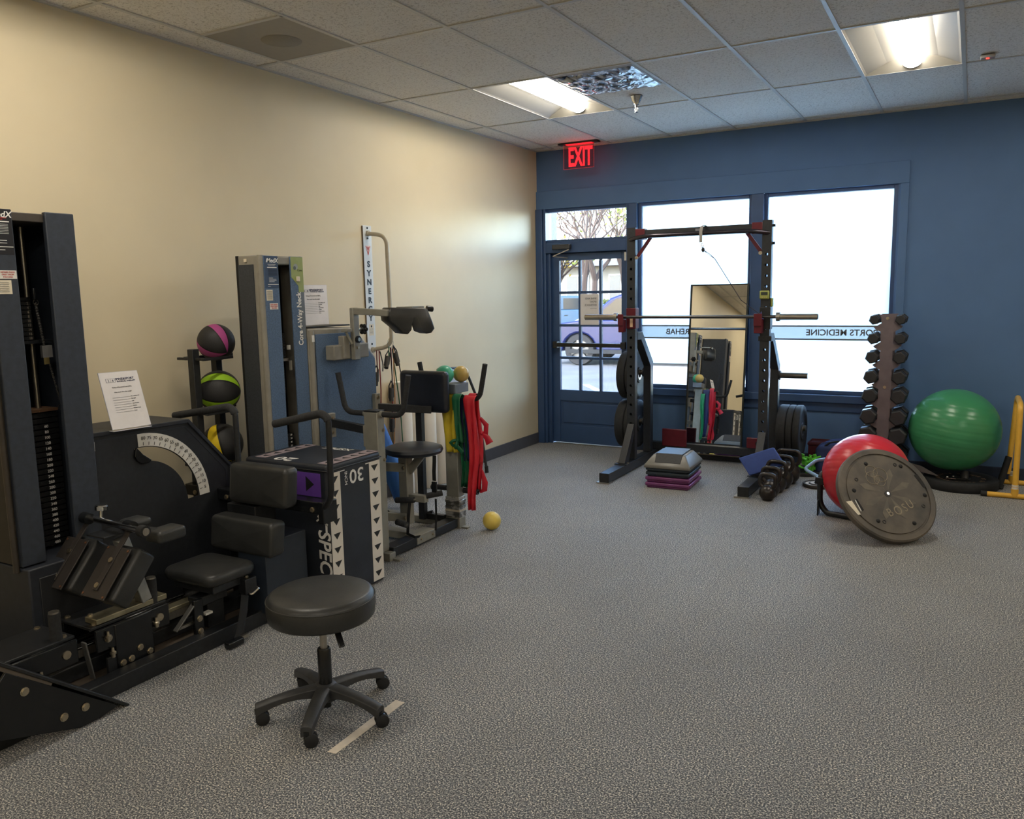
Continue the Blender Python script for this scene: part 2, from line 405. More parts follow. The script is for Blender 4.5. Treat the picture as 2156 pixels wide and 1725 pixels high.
M().box(-3.045, -3.018, YF+.005, yd0, 1.90, 1.985).build('door_sensor', white_plastic, door, bevel=.004)
M().box(-3.84, -3.05, YF+.0, YF+.09, .0, .008).build('threshold', steel, door)
sg = tag(M().box(-3.535, -3.33, yd0-.004, yd0-.002, 1.262, 1.575).build('paper_notice', paper, smooth=0), 'white paper notice taped to a middle pane of the door, its print seen from behind', 'sign')
for i, s in enumerate(('SPINE AND', 'SPORT', 'ENTRANCE')): text(s, .026, grey_ink, sg, (-3.352, yd0-.0035, 1.53-.033*i), (-1,0,0), Z, align='LEFT')
for o in [c for c in sg.children]:   # print shows through on the room side
    for v_ in o.data.vertices: v_.co.y -= .0032
lines(sg, grey_ink, (-3.352, yd0-.0042, 1.43), (-1,0,0), (0,0,1), [(0,.075,0,.002)]).location = (0,-.0015,0)

# ceiling: slab, T-bar grid, tiles, light troffers
TW, TX0, TY0, TL_ = .6096, -3.787, 3.933, 1.2196
slab = M().box(XL-.2, XR+.2, YB-.2, YF+.2, ZC+.14, ZC+.3).build('ceiling', mat('slab paint', (150,150,150), .8), smooth=0); struct(slab)
gridm = mat('white ceiling grid', (196,195,192), .45, 0, .02)
def tilemat():
    m = bpy.data.materials.new('fissured ceiling tile'); m.use_nodes = True; nt = m.node_tree; n = nt.nodes; l = nt.links; b = n['Principled BSDF']
    tc = n.new('ShaderNodeTexCoord'); a = n.new('ShaderNodeTexNoise'); a.inputs['Scale'].default_value = 75; a.inputs['Detail'].default_value = 5; a.inputs['Distortion'].default_value = 1.2
    l.new(tc.outputs['Object'], a.inputs['Vector'])
    r = n.new('ShaderNodeValToRGB'); e = r.color_ramp.elements
    e[0].position = .36; e[0].color = (lin(190),lin(184),lin(176),1); e[1].position = .47; e[1].color = (lin(232),lin(228),lin(222),1)
    l.new(a.outputs[0], r.inputs[0]); l.new(r.outputs[0], b.inputs['Base Color']); b.inputs['Roughness'].default_value = .95
    bp = n.new('ShaderNodeBump'); bp.inputs['Strength'].default_value = .4; bp.inputs['Distance'].default_value = .002; l.new(a.outputs[0], bp.inputs['Height']); l.new(bp.outputs[0], b.inputs['Normal'])
    return m
TILE = tilemat()
xs = [TX0+TW*i for i in range(0, 13) if TX0+TW*i < XR]; ys = [TY0+TL_*j for j in range(-6, 4)]
xe = [XL]+xs+[XR]; ye = [YB]+[y for y in ys if YB+.1 < y < YF-.05]+[YF]
gb = M()
for x in xs: gb.box(x-.012, x+.012, YB, YF, ZC, ZC+.006)
for y in ye[1:-1]: gb.box(XL, XR, y-.012, y+.012, ZC+.0005, ZC+.0065)
gb.box(XL, XL+.022, YB, YF, ZC-.001, ZC+.006); gb.box(XL, XR, YF-.022, YF, ZC-.001, ZC+.006); gb.box(XR-.022, XR, YB, YF, ZC-.001, ZC+.006)
grid = gb.build('ceiling_grid', gridm, slab, smooth=0); grid['kind'] = 'structure'
tmeshes = {}
LIGHTS = {(1,1): 'warm white strip light in the ceiling grid beside the vent', (5,1): 'warm white strip light in the ceiling grid, topmost right above the navy wall'}
HIDDEN_L = [(1,-2), (5,-4), (9,1), (9,-2), (1,-5), (9,-5)]
def tile_at(x0, x1, y0, y1):
    key = (round(x1-x0, 3), round(y1-y0, 3))
    if key not in tmeshes:
        o = M().box(-(x1-x0)/2, (x1-x0)/2, -(y1-y0)/2, (y1-y0)/2, 0, .015).build('tile', TILE, slab, local=True, smooth=0); tmeshes[key] = o.data
    else:
        o = bpy.data.objects.new('tile', tmeshes[key]); COL.objects.link(o); o.parent = slab
    o.location = V(((x0+x1)/2, (y0+y1)/2, ZC+.0062+random.uniform(0,.001)))-ORG[slab.name]
trof = mat('white troffer enamel', (122,119,112), .35, 0, .01)
tubm = mat('glowing lens', (255,246,230), .4, 0, .0, emit=LAMP_TUBE)
def troffer(x0, y0, label):
    x1, y1 = x0+TW, y0+TL_; xm = (x0+x1)/2
    t = thing('ceiling_light', label, 'light', (xm, (y0+y1)/2, ZC), 'strip lights in the ceiling')
    g = .012; body = M(); H = .075
    prof = [(x0+g, ZC+.002), (x0+g+.012, ZC+.010), (x0+.15, ZC+H*.8), (xm-.07, ZC+H), (xm+.07, ZC+H), (x1-.15, ZC+H*.8), (x1-g-.012, ZC+.010), (x1-g, ZC+.002)]
    for (a, za), (b, zb) in zip(prof, prof[1:]): body.add([(a,y0+g,za),(b,y0+g,zb),(b,y1-g,zb),(a,y1-g,za)], [(0,1,2,3)])
    for y, s in ((y0+g, 1), (y1-g, -1)):
        pts = [(x, y+s*(z-ZC)*.9, z) for x, z in prof]
        body.add(pts+[(x1-g,y,ZC+.002),(x0+g,y,ZC+.002)], [tuple(range(len(pts)))])
        body.add([(x0+g,y,ZC+.002),(x1-g,y,ZC+.002),(x1-g,y,ZC+.09),(x0+g,y,ZC+.09)], [(0,1,2,3)])
    body.build('reflector', trof, t, smooth=25)
    le = M(); n = 10; ring = [(xm+.062*math.cos(math.pi*k/n+math.pi), ZC+.055+.045*math.sin(math.pi*k/n+math.pi)) for k in range(n+1)]
    ya, yb = y0+.05, y1-.05
    for (a, za), (b, zb) in zip(ring, ring[1:]): le.add([(a,ya,za),(b,ya,zb),(b,yb,zb),(a,yb,za)], [(0,1,2,3)])
    le.build('lens', tubm, t)
    for y in (ya, yb):
        M().prism([(a,y,z) for a, z in ring], (0,.006,0)).build('lens_cap', trof, t)
    return t
for i in range(len(xe)-1):
    for j in range(len(ye)-1):
        x0, x1, y0, y1 = xe[i], xe[i+1], ye[j], ye[j+1]
        ii = round((x0-TX0)/TW); jj = round((y0-TY0)/TL_)
        if (ii, jj) in LIGHTS and i > 0: troffer(x0, y0, LIGHTS[(ii,jj)]); continue
        if (ii, jj) in HIDDEN_L and i > 0: continue
        if (ii, jj) == (2, 1) and i > 0: tile_at(x0, x1, y0+TL_/2, y1); continue
        if (ii, jj) == (0, -1) and i > 0: tile_at(x0, x1, y0, y0+TL_/2); continue
        tile_at(x0, x1, y0, y1)
names = ['strip light in the ceiling above the weight tower side, behind the viewer', 'strip light in the ceiling in the middle, behind the viewer', 'strip light in the ceiling by the right wall near the windows',
         'strip light in the ceiling by the right wall, behind the viewer', 'strip light in the ceiling by the back wall on the cream side', 'strip light in the ceiling in the middle by the back wall']
for (i, j), nm in zip(HIDDEN_L, names): troffer(TX0+TW*i, TY0+TL_*j, nm)
# cross bars at half cells
hb = M(); x0 = TX0+2*TW; hb.box(x0, x0+TW, TY0+TL_*1.5-.012, TY0+TL_*1.5+.012, ZC, ZC+.006); hb.box(TX0, TX0+TW, TY0-TL_/2-.012, TY0-TL_/2+.012, ZC, ZC+.006)
o = hb.build('cross_bar', gridm, slab, smooth=0)
# supply vent wrapped in clear film
t = thing('ceiling_vent', 'square ceiling air vent wrapped in crinkled shiny plastic', 'vent', (x0+TW/2, TY0+TL_*1.25, ZC))
cx, cy = x0+TW/2, TY0+TL_*1.25; vm = mat('vent enamel', (200,202,204), .4)
fr = M()
for k, (h, z) in enumerate(((.285,.001),(.21,.012),(.14,.024),(.075,.035))):
    h2 = h-.03
    for a, b, c, d in ((-h,h,-h,-h2),(-h,h,h2,h),(-h,-h2,-h2,h2),(h2,h,-h2,h2)): fr.box(cx+a, cx+b, cy+c, cy+d, ZC+z, ZC+z+.012)
fr.build('louvre_frame', vm, t, bevel=.003)
M().box(cx-.29, cx+.29, cy-.29, cy+.29, ZC+.055, ZC+.06).build('duct_cover', mat('duct grey', (92,94,98), .6), t, smooth=0)
g = M(); n = 26; vs = []; fs = []
for a in range(n+1):
    for b in range(n+1):
        fx, fy = a/n*2-1, b/n*2-1; ed = max(abs(fx), abs(fy))
        z = ZC-.010-.022*(1-ed**4)+(.012*math.sin(fx*9+fy*4)*math.cos(fy*11-fx*3)+random.uniform(-.002,.002))*(1-ed**6)
        vs.append((cx+fx*.285, cy+fy*.285, z))
fs = [(a*(n+1)+b, (a+1)*(n+1)+b, (a+1)*(n+1)+b+1, a*(n+1)+b+1) for a in range(n) for b in range(n)]
def plasticm():
    m = bpy.data.materials.new('crinkled plastic'); m.use_nodes = True; nt = m.node_tree; n = nt.nodes; l = nt.links; n.clear()
    o = n.new('ShaderNodeOutputMaterial'); t = n.new('ShaderNodeBsdfTransparent'); t.inputs[0].default_value = (.85,.85,.85,1); g = n.new('ShaderNodeBsdfGlossy'); g.inputs['Roughness'].default_value = .08; g.inputs[0].default_value = (.95,.93,.9,1)
    tc = n.new('ShaderNodeTexCoord'); no = n.new('ShaderNodeTexNoise'); no.inputs['Scale'].default_value = 5; no.inputs['Distortion'].default_value = 1.5; bp = n.new('ShaderNodeBump'); bp.inputs['Strength'].default_value = .8; bp.inputs['Distance'].default_value = .02
    l.new(tc.outputs['Object'], no.inputs['Vector']); l.new(no.outputs[0], bp.inputs['Height']); l.new(bp.outputs[0], g.inputs['Normal'])
    mx = n.new('ShaderNodeMixShader'); mx.inputs[0].default_value = .38; l.new(t.outputs[0], mx.inputs[1]); l.new(g.outputs[0], mx.inputs[2]); l.new(mx.outputs[0], o.inputs[0]); return m
g.add(vs, fs).build('plastic_wrap', plasticm(), t, smooth=80)
# sprinkler, speaker, detector, exit sign
s = P(1340, 206, 'z', ZC-.01)
t = thing('fire_sprinkler', 'chrome fire sprinkler head hanging from the ceiling beside the vent', 'sprinkler', (s.x, s.y, ZC))
M().lathe([(0,0),(.045,0),(.043,-.004),(.034,-.03),(.02,-.05),(.02,-.058),(0,-.058)], (s.x,s.y,ZC)).build('escutcheon', chrome, t)
q = M().cyl((s.x,s.y,ZC-.055), (s.x,s.y,ZC-.078), .012)
q.build('valve_body', chrome, t)
q = M()
for a in (-.01, .01): q.tube([(s.x+a*.6,s.y,ZC-.075), (s.x+a*1.3,s.y,ZC-.093), (s.x+a*.2,s.y,ZC-.112)], .0022, 6)
q.cyl((s.x,s.y,ZC-.112), (s.x,s.y,ZC-.115), .014); q.cyl((s.x,s.y,ZC-.075), (s.x,s.y,ZC-.108), .0025); q.build('deflector', chrome, t)
x0, y0 = TX0, TY0-TL_/2
t = thing('ceiling_speaker', 'smooth grey square panel with round speaker set in the ceiling above the cream wall', 'speaker', (x0+TW/2, y0+TL_/4, ZC))
spm = mat('speaker panel paint', (150,145,137), .5, 0, .02)
M().box(x0+.012, x0+TW-.012, y0+.012, y0+TL_/2-.012, ZC+.002, ZC+.01).build('panel', spm, t, smooth=0)
M().lathe([(0,0),(.11,0),(.115,.004),(.115,.012)], (x0+TW/2,y0+TL_/4,ZC-.001)).build('speaker_grille', mat('speaker grille mesh', (132,128,120), .7, 0, .1, 300), t)
s = P(2080, 116, 'z', ZC)
t = thing('smoke_detector', 'small grey ceiling sensor with a red light, near the right edge', 'detector', (s.x, s.y, ZC))
M().box(s.x-.042, s.x+.042, s.y-.035, s.y+.035, ZC-.02, ZC).build('housing', mat('sensor plastic', (150,148,146), .4), t, bevel=.006)
M().cyl((s.x,s.y-.01,ZC-.02), (s.x,s.y-.01,ZC-.025), .009).build('indicator', mat('red indicator', (255,40,30), .4, emit=.8), t)
ex = thing('exit_sign', 'red glowing EXIT sign on a clear panel hanging from the ceiling', 'sign', (-3.41, 7.5, ZC))
M().box(-3.62, -3.20, 7.46, 7.54, ZC-.012, ZC).build('canopy', mat('brushed canopy', (70,62,60), .35, .8), ex, bevel=.003)
em = filmmat('clear red lit acrylic', (.5,.12,.14,1), .9, .22)
M().box(-3.573, -3.251, 7.496, 7.502, 2.79, ZC-.01).build('clear_panel', em, ex, bevel=.002)
er = mat('red exit glow', (255,22,30), .4, 0, 0, emit=.42)
M().box(-3.54, -3.27, 7.47, 7.53, ZC-.0145, ZC-.012).build('lamp_slot', er, ex, smooth=0)
text('EXIT', .25, er, ex, (-3.395, 7.4955, 2.892), X, Z, bold=.02, wide=.50, depth=.003)
fr = M()
for a, b, c, d in ((-3.573,-3.571,2.79,3.02),(-3.253,-3.251,2.79,3.02),(-3.573,-3.251,2.79,2.792)): fr.box(a, b, 7.4945, 7.496, c, d)
fr.build('panel_edge', mat('lit red edge', (220,60,60), .4, emit=.07), ex, smooth=0)
# ---------------------------------------------------------------- lumbar machine (front left)
lm = thing('lumbar_machine', 'big black lower-back machine with weight tower, angle dial and padded seat', 'gym machine', (-3.3, 2.3, 0))
bk = dark_sheet
TXF = -3.35
# tower: two front panels, sides, header, base shroud
M().box(-3.375, TXF, 1.838, 1.94, .52, 1.968).build('front_panel', charcoal, lm, bevel=.004)
M().box(-3.375, TXF, 2.075, 2.20, .0, 1.968).build('front_panel', charcoal, lm, bevel=.004)
M().box(-3.72, -3.375, 1.842, 1.86, .52, 1.96).build('side_panel', mat('brown black sheet', (40,37,34), .5, 0, .1, 30), lm, smooth=0)
M().box(-3.72, -3.375, 2.178, 2.196, 0, 1.96).build('side_panel', charcoal, lm, smooth=0)
M().box(-3.74, -3.72, 1.842, 2.196, .0, 1.96).build('back_panel', mat('tower interior', (14,14,16), .7), lm, smooth=0)
M().box(-3.74, -3.365, 1.86, 2.178, 1.925, 1.96).build('top_header', mat('brown header', (66,60,54), .5), lm, bevel=.003)
sh = M().box(-3.74, -3.31, 1.835, 2.16, 0, .515).build('base_shroud', bk, lm, bevel=.006)
M().box(-3.312, -3.305, 1.875, 2.13, .03, .47).build('shroud_panel', mat('shroud panel', (30,32,36), .5), sh, bevel=.003)
M().cyl((-3.375,1.825,.5), (-3.375,1.825,1.96), .012).build('edge_trim', mat('edge trim', (60,54,48), .4), lm)
# guide rods, selector rod, stacks
for y in (1.95, 2.09): M().cyl((-3.56,y,.5), (-3.56,y,1.92), .012).build('guide_rod', steel, lm)
sr = M().cyl((-3.50,2.01,1.10), (-3.50,2.01,1.45), .011).build('selector_rod', chrome, lm)
hm = M()
for k in range(5): hm.cyl((-3.4885,2.01,1.13+k*.026), (-3.4875,2.01,1.13+k*.026), .006)
hm.build('pin_hole', black_ink, sr)
wm = mat('black iron weight', (22,23,25), .45, .2, .3, 60, .2, 300)
for k in range(24):
    z = .53+k*.0248
    wp = M().box(-3.62, -3.51, 1.915, 2.145, z, z+.0225).build('weight_plate', wm, lm, bevel=.003, seg=1)
    M().cyl((-3.5105,2.045,z+.011), (-3.509,2.045,z+.011), .0075, n=10).build('pin_hole', black_ink, wp)
    if k < 22: text(str(480-20*k), .0175, white_ink, wp, (-3.5095, 2.088, z+.011), Y, Z, name='weight_number', bold=.02)
M().box(-3.62, -3.505, 1.915, 2.145, 1.128, 1.14).build('top_plate', mat('rusty plate', (92,66,46), .6), lm)
for k in range(10):
    z = 1.44+k*.0185
    wp = M().box(-3.60, -3.51, 1.93, 2.075, z, z+.0165).build('small_weight_plate', wm, lm, bevel=.002, seg=1)
    M().cyl((-3.5105,2.015,z+.008), (-3.509,2.015,z+.008), .0055, n=8).build('pin_hole', black_ink, wp)
    if k < 9: text(str(18-2*k), .015, mat('faded ink', (120,112,100), .6), wp, (-3.5095, 2.06, z+.008), Y, Z, name='weight_number', bold=.02)
M().box(-3.62, -3.50, 1.90, 2.15, 1.425, 1.438).build('cross_plate', black_metal, lm)
def coil(a, b, R, turns, sag=.0, rr=.0016):
    a, b = V(a), V(b); pts = []
    n = turns*6
    for i in range(n+1):
        t = i/n; c = a.lerp(b, t)+V((0,0,-sag*4*t*(1-t)))
        pts.append(c+V((R*math.cos(t*turns*2*math.pi), R*math.sin(t*turns*2*math.pi), 0)))
    return pts
c = M().tube(coil((-3.47,2.07,1.60), (-3.47,2.09,1.42), .005, 26), .0016, 4).tube(coil((-3.47,2.09,1.42), (-3.46,2.135,1.155), .004, 40, .0), .0014, 4)
c.build('coiled_lanyard', mat('lanyard grey', (88,86,82), .5), lm)
for (y, z, r) in ((2.07,1.60,.011), (2.09,1.40,.010), (2.135,1.145,.012)):
    M().tube([V((-3.465,y+r*math.cos(a),z+r*math.sin(a))) for a in [i*math.pi/8 for i in range(16)]], .0016, 5, closed=True).build('key_ring', steel, lm)
M().box(-3.468, -3.462, 2.08, 2.104, 1.335, 1.392).build('selector_tag', mat('brass tag', (178,160,105), .35, .4), lm, bevel=.002)
M().box(-3.47, -3.46, 2.06, 2.075, 1.61, 1.66).build('selector_pin', black_gloss, lm, bevel=.004)
M().box(-3.4,-3.385,2.03,2.073,1.37,1.42).build('stop_bracket', mat('grey bracket', (80,80,82), .5), lm)
# labels on the left front panel
pl = M().box(TXF, TXF+.001, 1.842, 1.936, 1.79, 1.966).build('rating_label', mat('black label', (24,25,32), .4), lm, smooth=0)
text('MedX', .034, white_ink, pl, (TXF+.0012, 1.893, 1.945), Y, Z, bold=.02, shear=.2)
lines(pl, white_ink, (TXF+.001,1.84,1.79), Y, Z, [(.02,.085,.128,.004)]+[(.02,.08,.118-.006*i,.0015) for i in range(7)]+[(.03,.07,.055,.002),(.03,.07,.045,.002),(.02,.093,.03,.003),(.03,.06,.018,.002)])
lines(pl, red_ink, (TXF+.001,1.84,1.79), Y, Z, [(.03,.075,.142,.002),(.04,.06,.136,.002)])
pl = M().box(TXF, TXF+.001, 1.85, 1.935, 1.695, 1.728).build('warning_label', white_plastic, lm, smooth=0)
for i, s in enumerate(('REPAIRS MADE', 'ONLY FROM', 'MACHINE')): text(s, .0085, red_ink, pl, (TXF+.0012, 1.9, 1.721-.0095*i), Y, Z)
pl = M().box(TXF, TXF+.001, 1.85, 1.911, 1.635, 1.69).build('info_label', cream_label, lm, smooth=0)
lines(pl, grey_ink, (TXF+.001,1.85,1.635), Y, Z, [(.01,.05,.045-.007*i,.0012) for i in range(6)])
# dial housing: front sheet with arc slot, top, slanted side
DX = -3.45; CY, CZ = 2.495, .583
def arc(r, a0, a1, n=24): return [(CY+r*math.cos(math.radians(a0+(a1-a0)*i/n)), CZ+r*math.sin(math.radians(a0+(a1-a0)*i/n))) for i in range(n+1)]
outer = [(2.215,.05), (3.03,.05), (3.03,.715), (2.775,.995), (2.215,1.008)]
slot = arc(.318, 2, 96)+arc(.250, 82, 2)
dkp = mat('black painted sheet', (31,34,39), .5, 0, .12, 40, .2, 500)
ds = flat([outer, slot], .004, 'dial_housing', dkp, lm, (DX,0,0), Y, Z)
def strip(pts, x0, x1, name, m):
    q = M()
    for (a, za), (b, zb) in zip(pts, pts[1:]): q.add([(x0,a,za),(x1,a,za),(x1,b,zb),(x0,b,zb)], [(0,1,2,3)])
    return q.build(name, m, lm, smooth=0)
hb_ = M(); rim = [(2.215,.05), (2.215,1.012), (2.778,1.0), (3.036,.717), (3.036,.05)]
hb_.prism([(DX-.30,y,z) for y, z in [(2.215,.99),(2.215,1.010),(2.780,1.0),(2.772,.98)]], (.31,0,0))
hb_.prism([(DX-.30,y,z) for y, z in [(2.772,.98),(2.780,1.0),(3.036,.717),(3.02,.71)]], (.31,0,0))
hb_.box(DX-.30, DX+.012, 3.02, 3.036, .05, .717)
hb_.box(DX-.30, DX+.008, 2.203, 2.222, .05, 1.008)
hb_.build('housing_rim', bk, lm, bevel=.003)
fr = flat([[(2.23,.08),(3.0,.08),(3.0,.70),(2.762,.965),(2.23,.975)], [(2.236,.086),(2.994,.086),(2.994,.697),(2.759,.959),(2.236,.969)]], .002, 'pressed_edge', bk, lm, (DX+.0025,0,0), Y, Z)
cam_ = M().lathe([(0,-.012),(.247,-.012),(.249,0),(.247,.012),(0,.012)], (DX-.03,CY,CZ), X, 48).build('cam_disc', dkp, lm)
dial = flat([arc(.322, 2, 92)+[(CY+.385*math.cos(math.radians(a)), CZ+.385*math.sin(math.radians(a))) for a in range(92, 1, -5)]], .0015, 'dial_scale', white_plastic, lm, (DX+.004,0,0), Y, Z)
tk = M()
for v_ in range(5, 85, 5):
    a = math.radians(v_*1.06+2.5); u = V((0,math.cos(a),math.sin(a)))
    tk.bar(V((DX+.0055,CY,CZ))+u*.327, V((DX+.0055,CY,CZ))+u*.343, .002, .0012, (1,0,0))
    text(str(v_), .0235, black_ink, dial, V((DX+.0055,CY,CZ))+u*.361, Y, Z, name='dial_number', bold=0)
tk.build('dial_tick', black_ink, dial, smooth=0)
M().prism([(DX+.004,y,z) for y, z in [(2.462,.897),(2.47,.905),(2.50,.868),(2.545,.832),(2.53,.822),(2.49,.823),(2.466,.84),(2.455,.865)]], (.01,0,0)).build('pointer', black_gloss, lm, bevel=.003)
M().box(DX+.004, DX+.0052, 2.232, 2.262, .925, .968).build('inventory_sticker', white_plastic, lm, bevel=.001)
# frame on the floor
M().box(-3.045, -2.975, 1.25, 3.06, 0, .075).build('front_rail', black_metal, lm, bevel=.004)
M().box(-3.46, -3.40, 1.25, 3.06, 0, .075).build('rear_rail', black_metal, lm, bevel=.004)
M().box(-3.40, -3.045, 1.25, 3.0, .045, .052).build('floor_plate', mat('worn brown plate', (70,62,54), .5, .1, .3, 9), lm, smooth=0)
for y in (1.45, 2.05, 2.62, 3.04): M().box(-3.40, -3.045, y-.025, y+.025, 0, .044).build('cross_member', black_metal, lm, bevel=.003)
M().box(-3.22, -3.14, 1.30, 2.95, .055, .12).build('centre_beam', black_metal, lm, bevel=.004)
for x, z in ((-3.155,.185), (-3.245,.185)): M().cyl((x,1.35,z), (x,2.56,z), .013).build('slide_shaft', chrome, lm)
M().box(-3.225, -3.175, 1.35, 2.56, .125, .165).build('shaft_support', steel, lm, bevel=.003)
for y in (1.36, 2.55): M().box(-3.27, -3.13, y-.02, y+.02, .1, .22).build('shaft_block', black_metal, lm, bevel=.004)
def bolt(p, ax, r=.011, parent=lm, h=.008):
    p = V(p); ax = V(ax)
    q = M().cyl(p, p+ax*h*.35, r*1.25, n=12); q.cyl(p+ax*h*.35, p+ax*h, r, n=6)
    return q.build('bolt', bolt_m, parent, smooth=30)
def carriage(y0, y1, nm):
    c = M().box(-3.30, -3.075, y0, y1, .262, .275).build(nm, black_metal, lm, bevel=.003)
    M().box(-3.075, -3.06, y0+.01, y1, .165, .262).build('side_cheek', black_gloss, c, bevel=.004)
    M().box(-3.30, -3.285, y0+.01, y1, .165, .262).build('side_cheek', black_gloss, c, bevel=.004)
    for y in (y0+.03, y1-.03):
        for x in (-3.28, -3.10): bolt((x,y,.275), Z, .010, c)
    for y in (y0+.06, y1-.05): M().cyl((-3.06,y,.215), (-3.054,y,.215), .017).build('axle_cap', bolt_m, c)
    return c
c1 = carriage(1.52, 1.86, 'front_carriage'); c2 = carriage(1.93, 2.29, 'rear_carriage')
for y in (1.80, 2.24):
    g_ = M().cyl((-3.10,y,.275), (-3.10,y,.385), .0225, n=20).build('grip_post', foam_grip, lm); M().cyl((-3.10,y,.385), (-3.10,y,.392), .02).build('post_cap', steel, g_)
M().box(-3.16, -3.08, 1.96, 2.30, .276, .30).build('silver_plate', mat('galvanised plate', (140,134,112), .38, .8, .25, 14), lm, bevel=.003)
for y in (1.98, 2.28): bolt((-3.15,y,.30), Z, .009)
M().box(-3.155, -3.10, 2.30, 2.50, .195, .215).build('silver_arm', mat('galvanised plate'  , (140,134,112), .38, .8, .25, 14), lm, bevel=.003)
M().box(-3.07, -3.055, 2.02, 2.20, .03, .262).build('side_plate', black_gloss, lm, bevel=.006)
for y, z in ((2.045,.085), (2.085,.088), (2.175,.085), (2.13,.12)): bolt((-3.055,y,z), X, .012)
M().box(-3.075, -3.06, 1.98, 2.04, .05, .13).build('pin_block', black_metal, lm, bevel=.003)
for y, z in ((2.00,.15), (1.985,.225), (2.215,.20), (1.70,.17)):
    M().lathe([(0,0),(.009,0),(.009,.012),(.013,.014),(.013,.022),(.007,.026),(.005,.042),(0,.044)], (-3.05,y,z-.02)).build('pull_pin', bolt_m, lm)
M().bar((-3.045,2.42,.225), (-3.045,2.30,.125), .008, .028, (1,0,0)).build('adjusting_link', mat('grey link', (92,92,90), .4, .4), lm, bevel=.003)
M().bar((-3.045,1.875,.245), (-3.045,1.90,.08), .008, .03, (1,0,0)).build('adjusting_link', mat('grey link', (92,92,90), .4, .4), lm, bevel=.003)
M().bar((-3.06,2.31,.125), (-3.06,2.44,.125), .012, .012).build('link_rod', steel, lm)
M().box(-3.05, -3.03, 2.40, 2.45, -.0, .235).build('side_bracket', black_gloss, lm, bevel=.004)
for z in (.145, .085): bolt((-3.03,2.425,z), X, .012)
M().box(-3.11, -3.04, 2.43, 2.60, .19, .235).build('shaft_cover', black_metal, lm, bevel=.004)
M().box(-3.06, -3.03, 2.46, 2.50, .145, .155).build('scale_tab', white_plastic, lm)
# thigh pads on a cross tube with mast
M().bar((-3.10,2.20,.30), (-3.11,2.12,.60), .05, .05, (0,1,0)).build('mast', mat('galvanised mast', (150,152,150), .4, .7, .2, 12), lm, bevel=.004)
M().box(-3.22, -3.10, 2.04, 2.16, .618, .626).build('cross_plate', black_metal, lm, bevel=.002)
ct = M().cyl((-3.40,2.13,.665), (-2.93,2.09,.665), .014, n=18).build('cross_tube', chrome, lm)
M().cyl((-3.40,2.13,.665), (-3.43,2.133,.665), .024).build('end_knob', rubber, ct); M().cyl((-2.93,2.09,.665), (-2.895,2.087,.665), .024).build('end_knob', rubber, ct); M().cyl((-2.895,2.087,.665), (-2.892,2.087,.665), .016).build('end_cap', steel, ct)
for x in (-3.32, -3.03): M().cyl((x-.025,2.115,.665), (x+.025,2.11,.665), .024).build('clamp', black_gloss, ct)
kn = M().lathe([(0,0),(.008,0),(.008,.03),(.026,.034),(.028,.05),(.024,.056),(0,.056)], (-3.245,2.13,.672), (0,.1,1)).build('tightening_knob', chrome, lm)
def thighpad(x):
    s_ = V((0,-.175,-.21)).normalized(); nrm = V((0,-.21,.175)).normalized()   # slope and face normal
    c = V((x,1.995,.500)); pad = M().cushion(c-nrm*.045+V((.02,.02,0)), X*.078, s_*.118, nrm*.045, .2, .1).build('thigh_pad', vinyl, lm, smooth=60)
    pl_ = M().obox(c+nrm*.003, X*.074, s_*.112, nrm*.003).build('pad_plate', mat('pad plate brown black', (46,42,40), .45), pad, bevel=.002)
    M().bar(V((x,2.11,.645)), c+s_*.08+nrm*.01, .03, .006, nrm).build('hanger_strip', mat('strip brown black', (52,48,46), .4), lm, bevel=.001)
    for k in (-.05, .06): M().cyl(c+s_*k+nrm*.012, c+s_*k+nrm*.017, .011).build('washer', bolt_m, pad)
    for a in (-.063, .063):
        for b in (-.10, .10): M().cyl(c+X*a+s_*b+nrm*.006, c+X*a+s_*b+nrm*.009, .005, n=8).build('screw', mat('copper screw', (150,110,85), .4, .8), pad)
thighpad(-3.315); thighpad(-3.035)
M().cushion((-2.92,2.20,.625), (.05,0,0), (0,.07,0), (0,0,.026), .35, .2).build('side_cushion', vinyl, lm, smooth=60)
M().cushion((-3.10,2.19,.655), (.05,0,0), (0,.05,0), (0,0,.018), .35, .2).build('side_cushion', vinyl, lm, smooth=60)
M().bar((-3.12,2.15,.64), (-2.93,2.17,.645), .03, .018).build('cushion_arm', black_metal, lm, bevel=.003)
# foot plate, sloping down towards the seat
s_ = V((0,.50,-.40)).normalized(); nr = V((0,.40,.50)).normalized()
fp = M().obox((-3.06,1.67,.20), X*.205, s_*.32, nr*.006).build('foot_plate', black_metal, lm, bevel=.002)
M().obox(V((-3.06,1.67,.20))-nr*.014-s_*.17, X*.195, s_*.13, nr*.008).build('stop_bar', mat('grey brown bar', (96,88,80), .45), fp, bevel=.002)
for x in (-2.875, -3.24): M().prism([(x,1.475,.33),(x,1.88,.018),(x,1.80,.002),(x,1.72,.002),(x,1.36,.12),(x,1.36,.20)], (.012,0,0)).build('foot_bracket', black_gloss, lm, bevel=.002)
for y, z in ((1.53,.235), (1.66,.075), (1.745,.075)): bolt((-2.862,y,z), X, .013)
for y, z in ((1.42,.06), (1.46,.06)): bolt((-2.972,y,z-.02), X, .014)
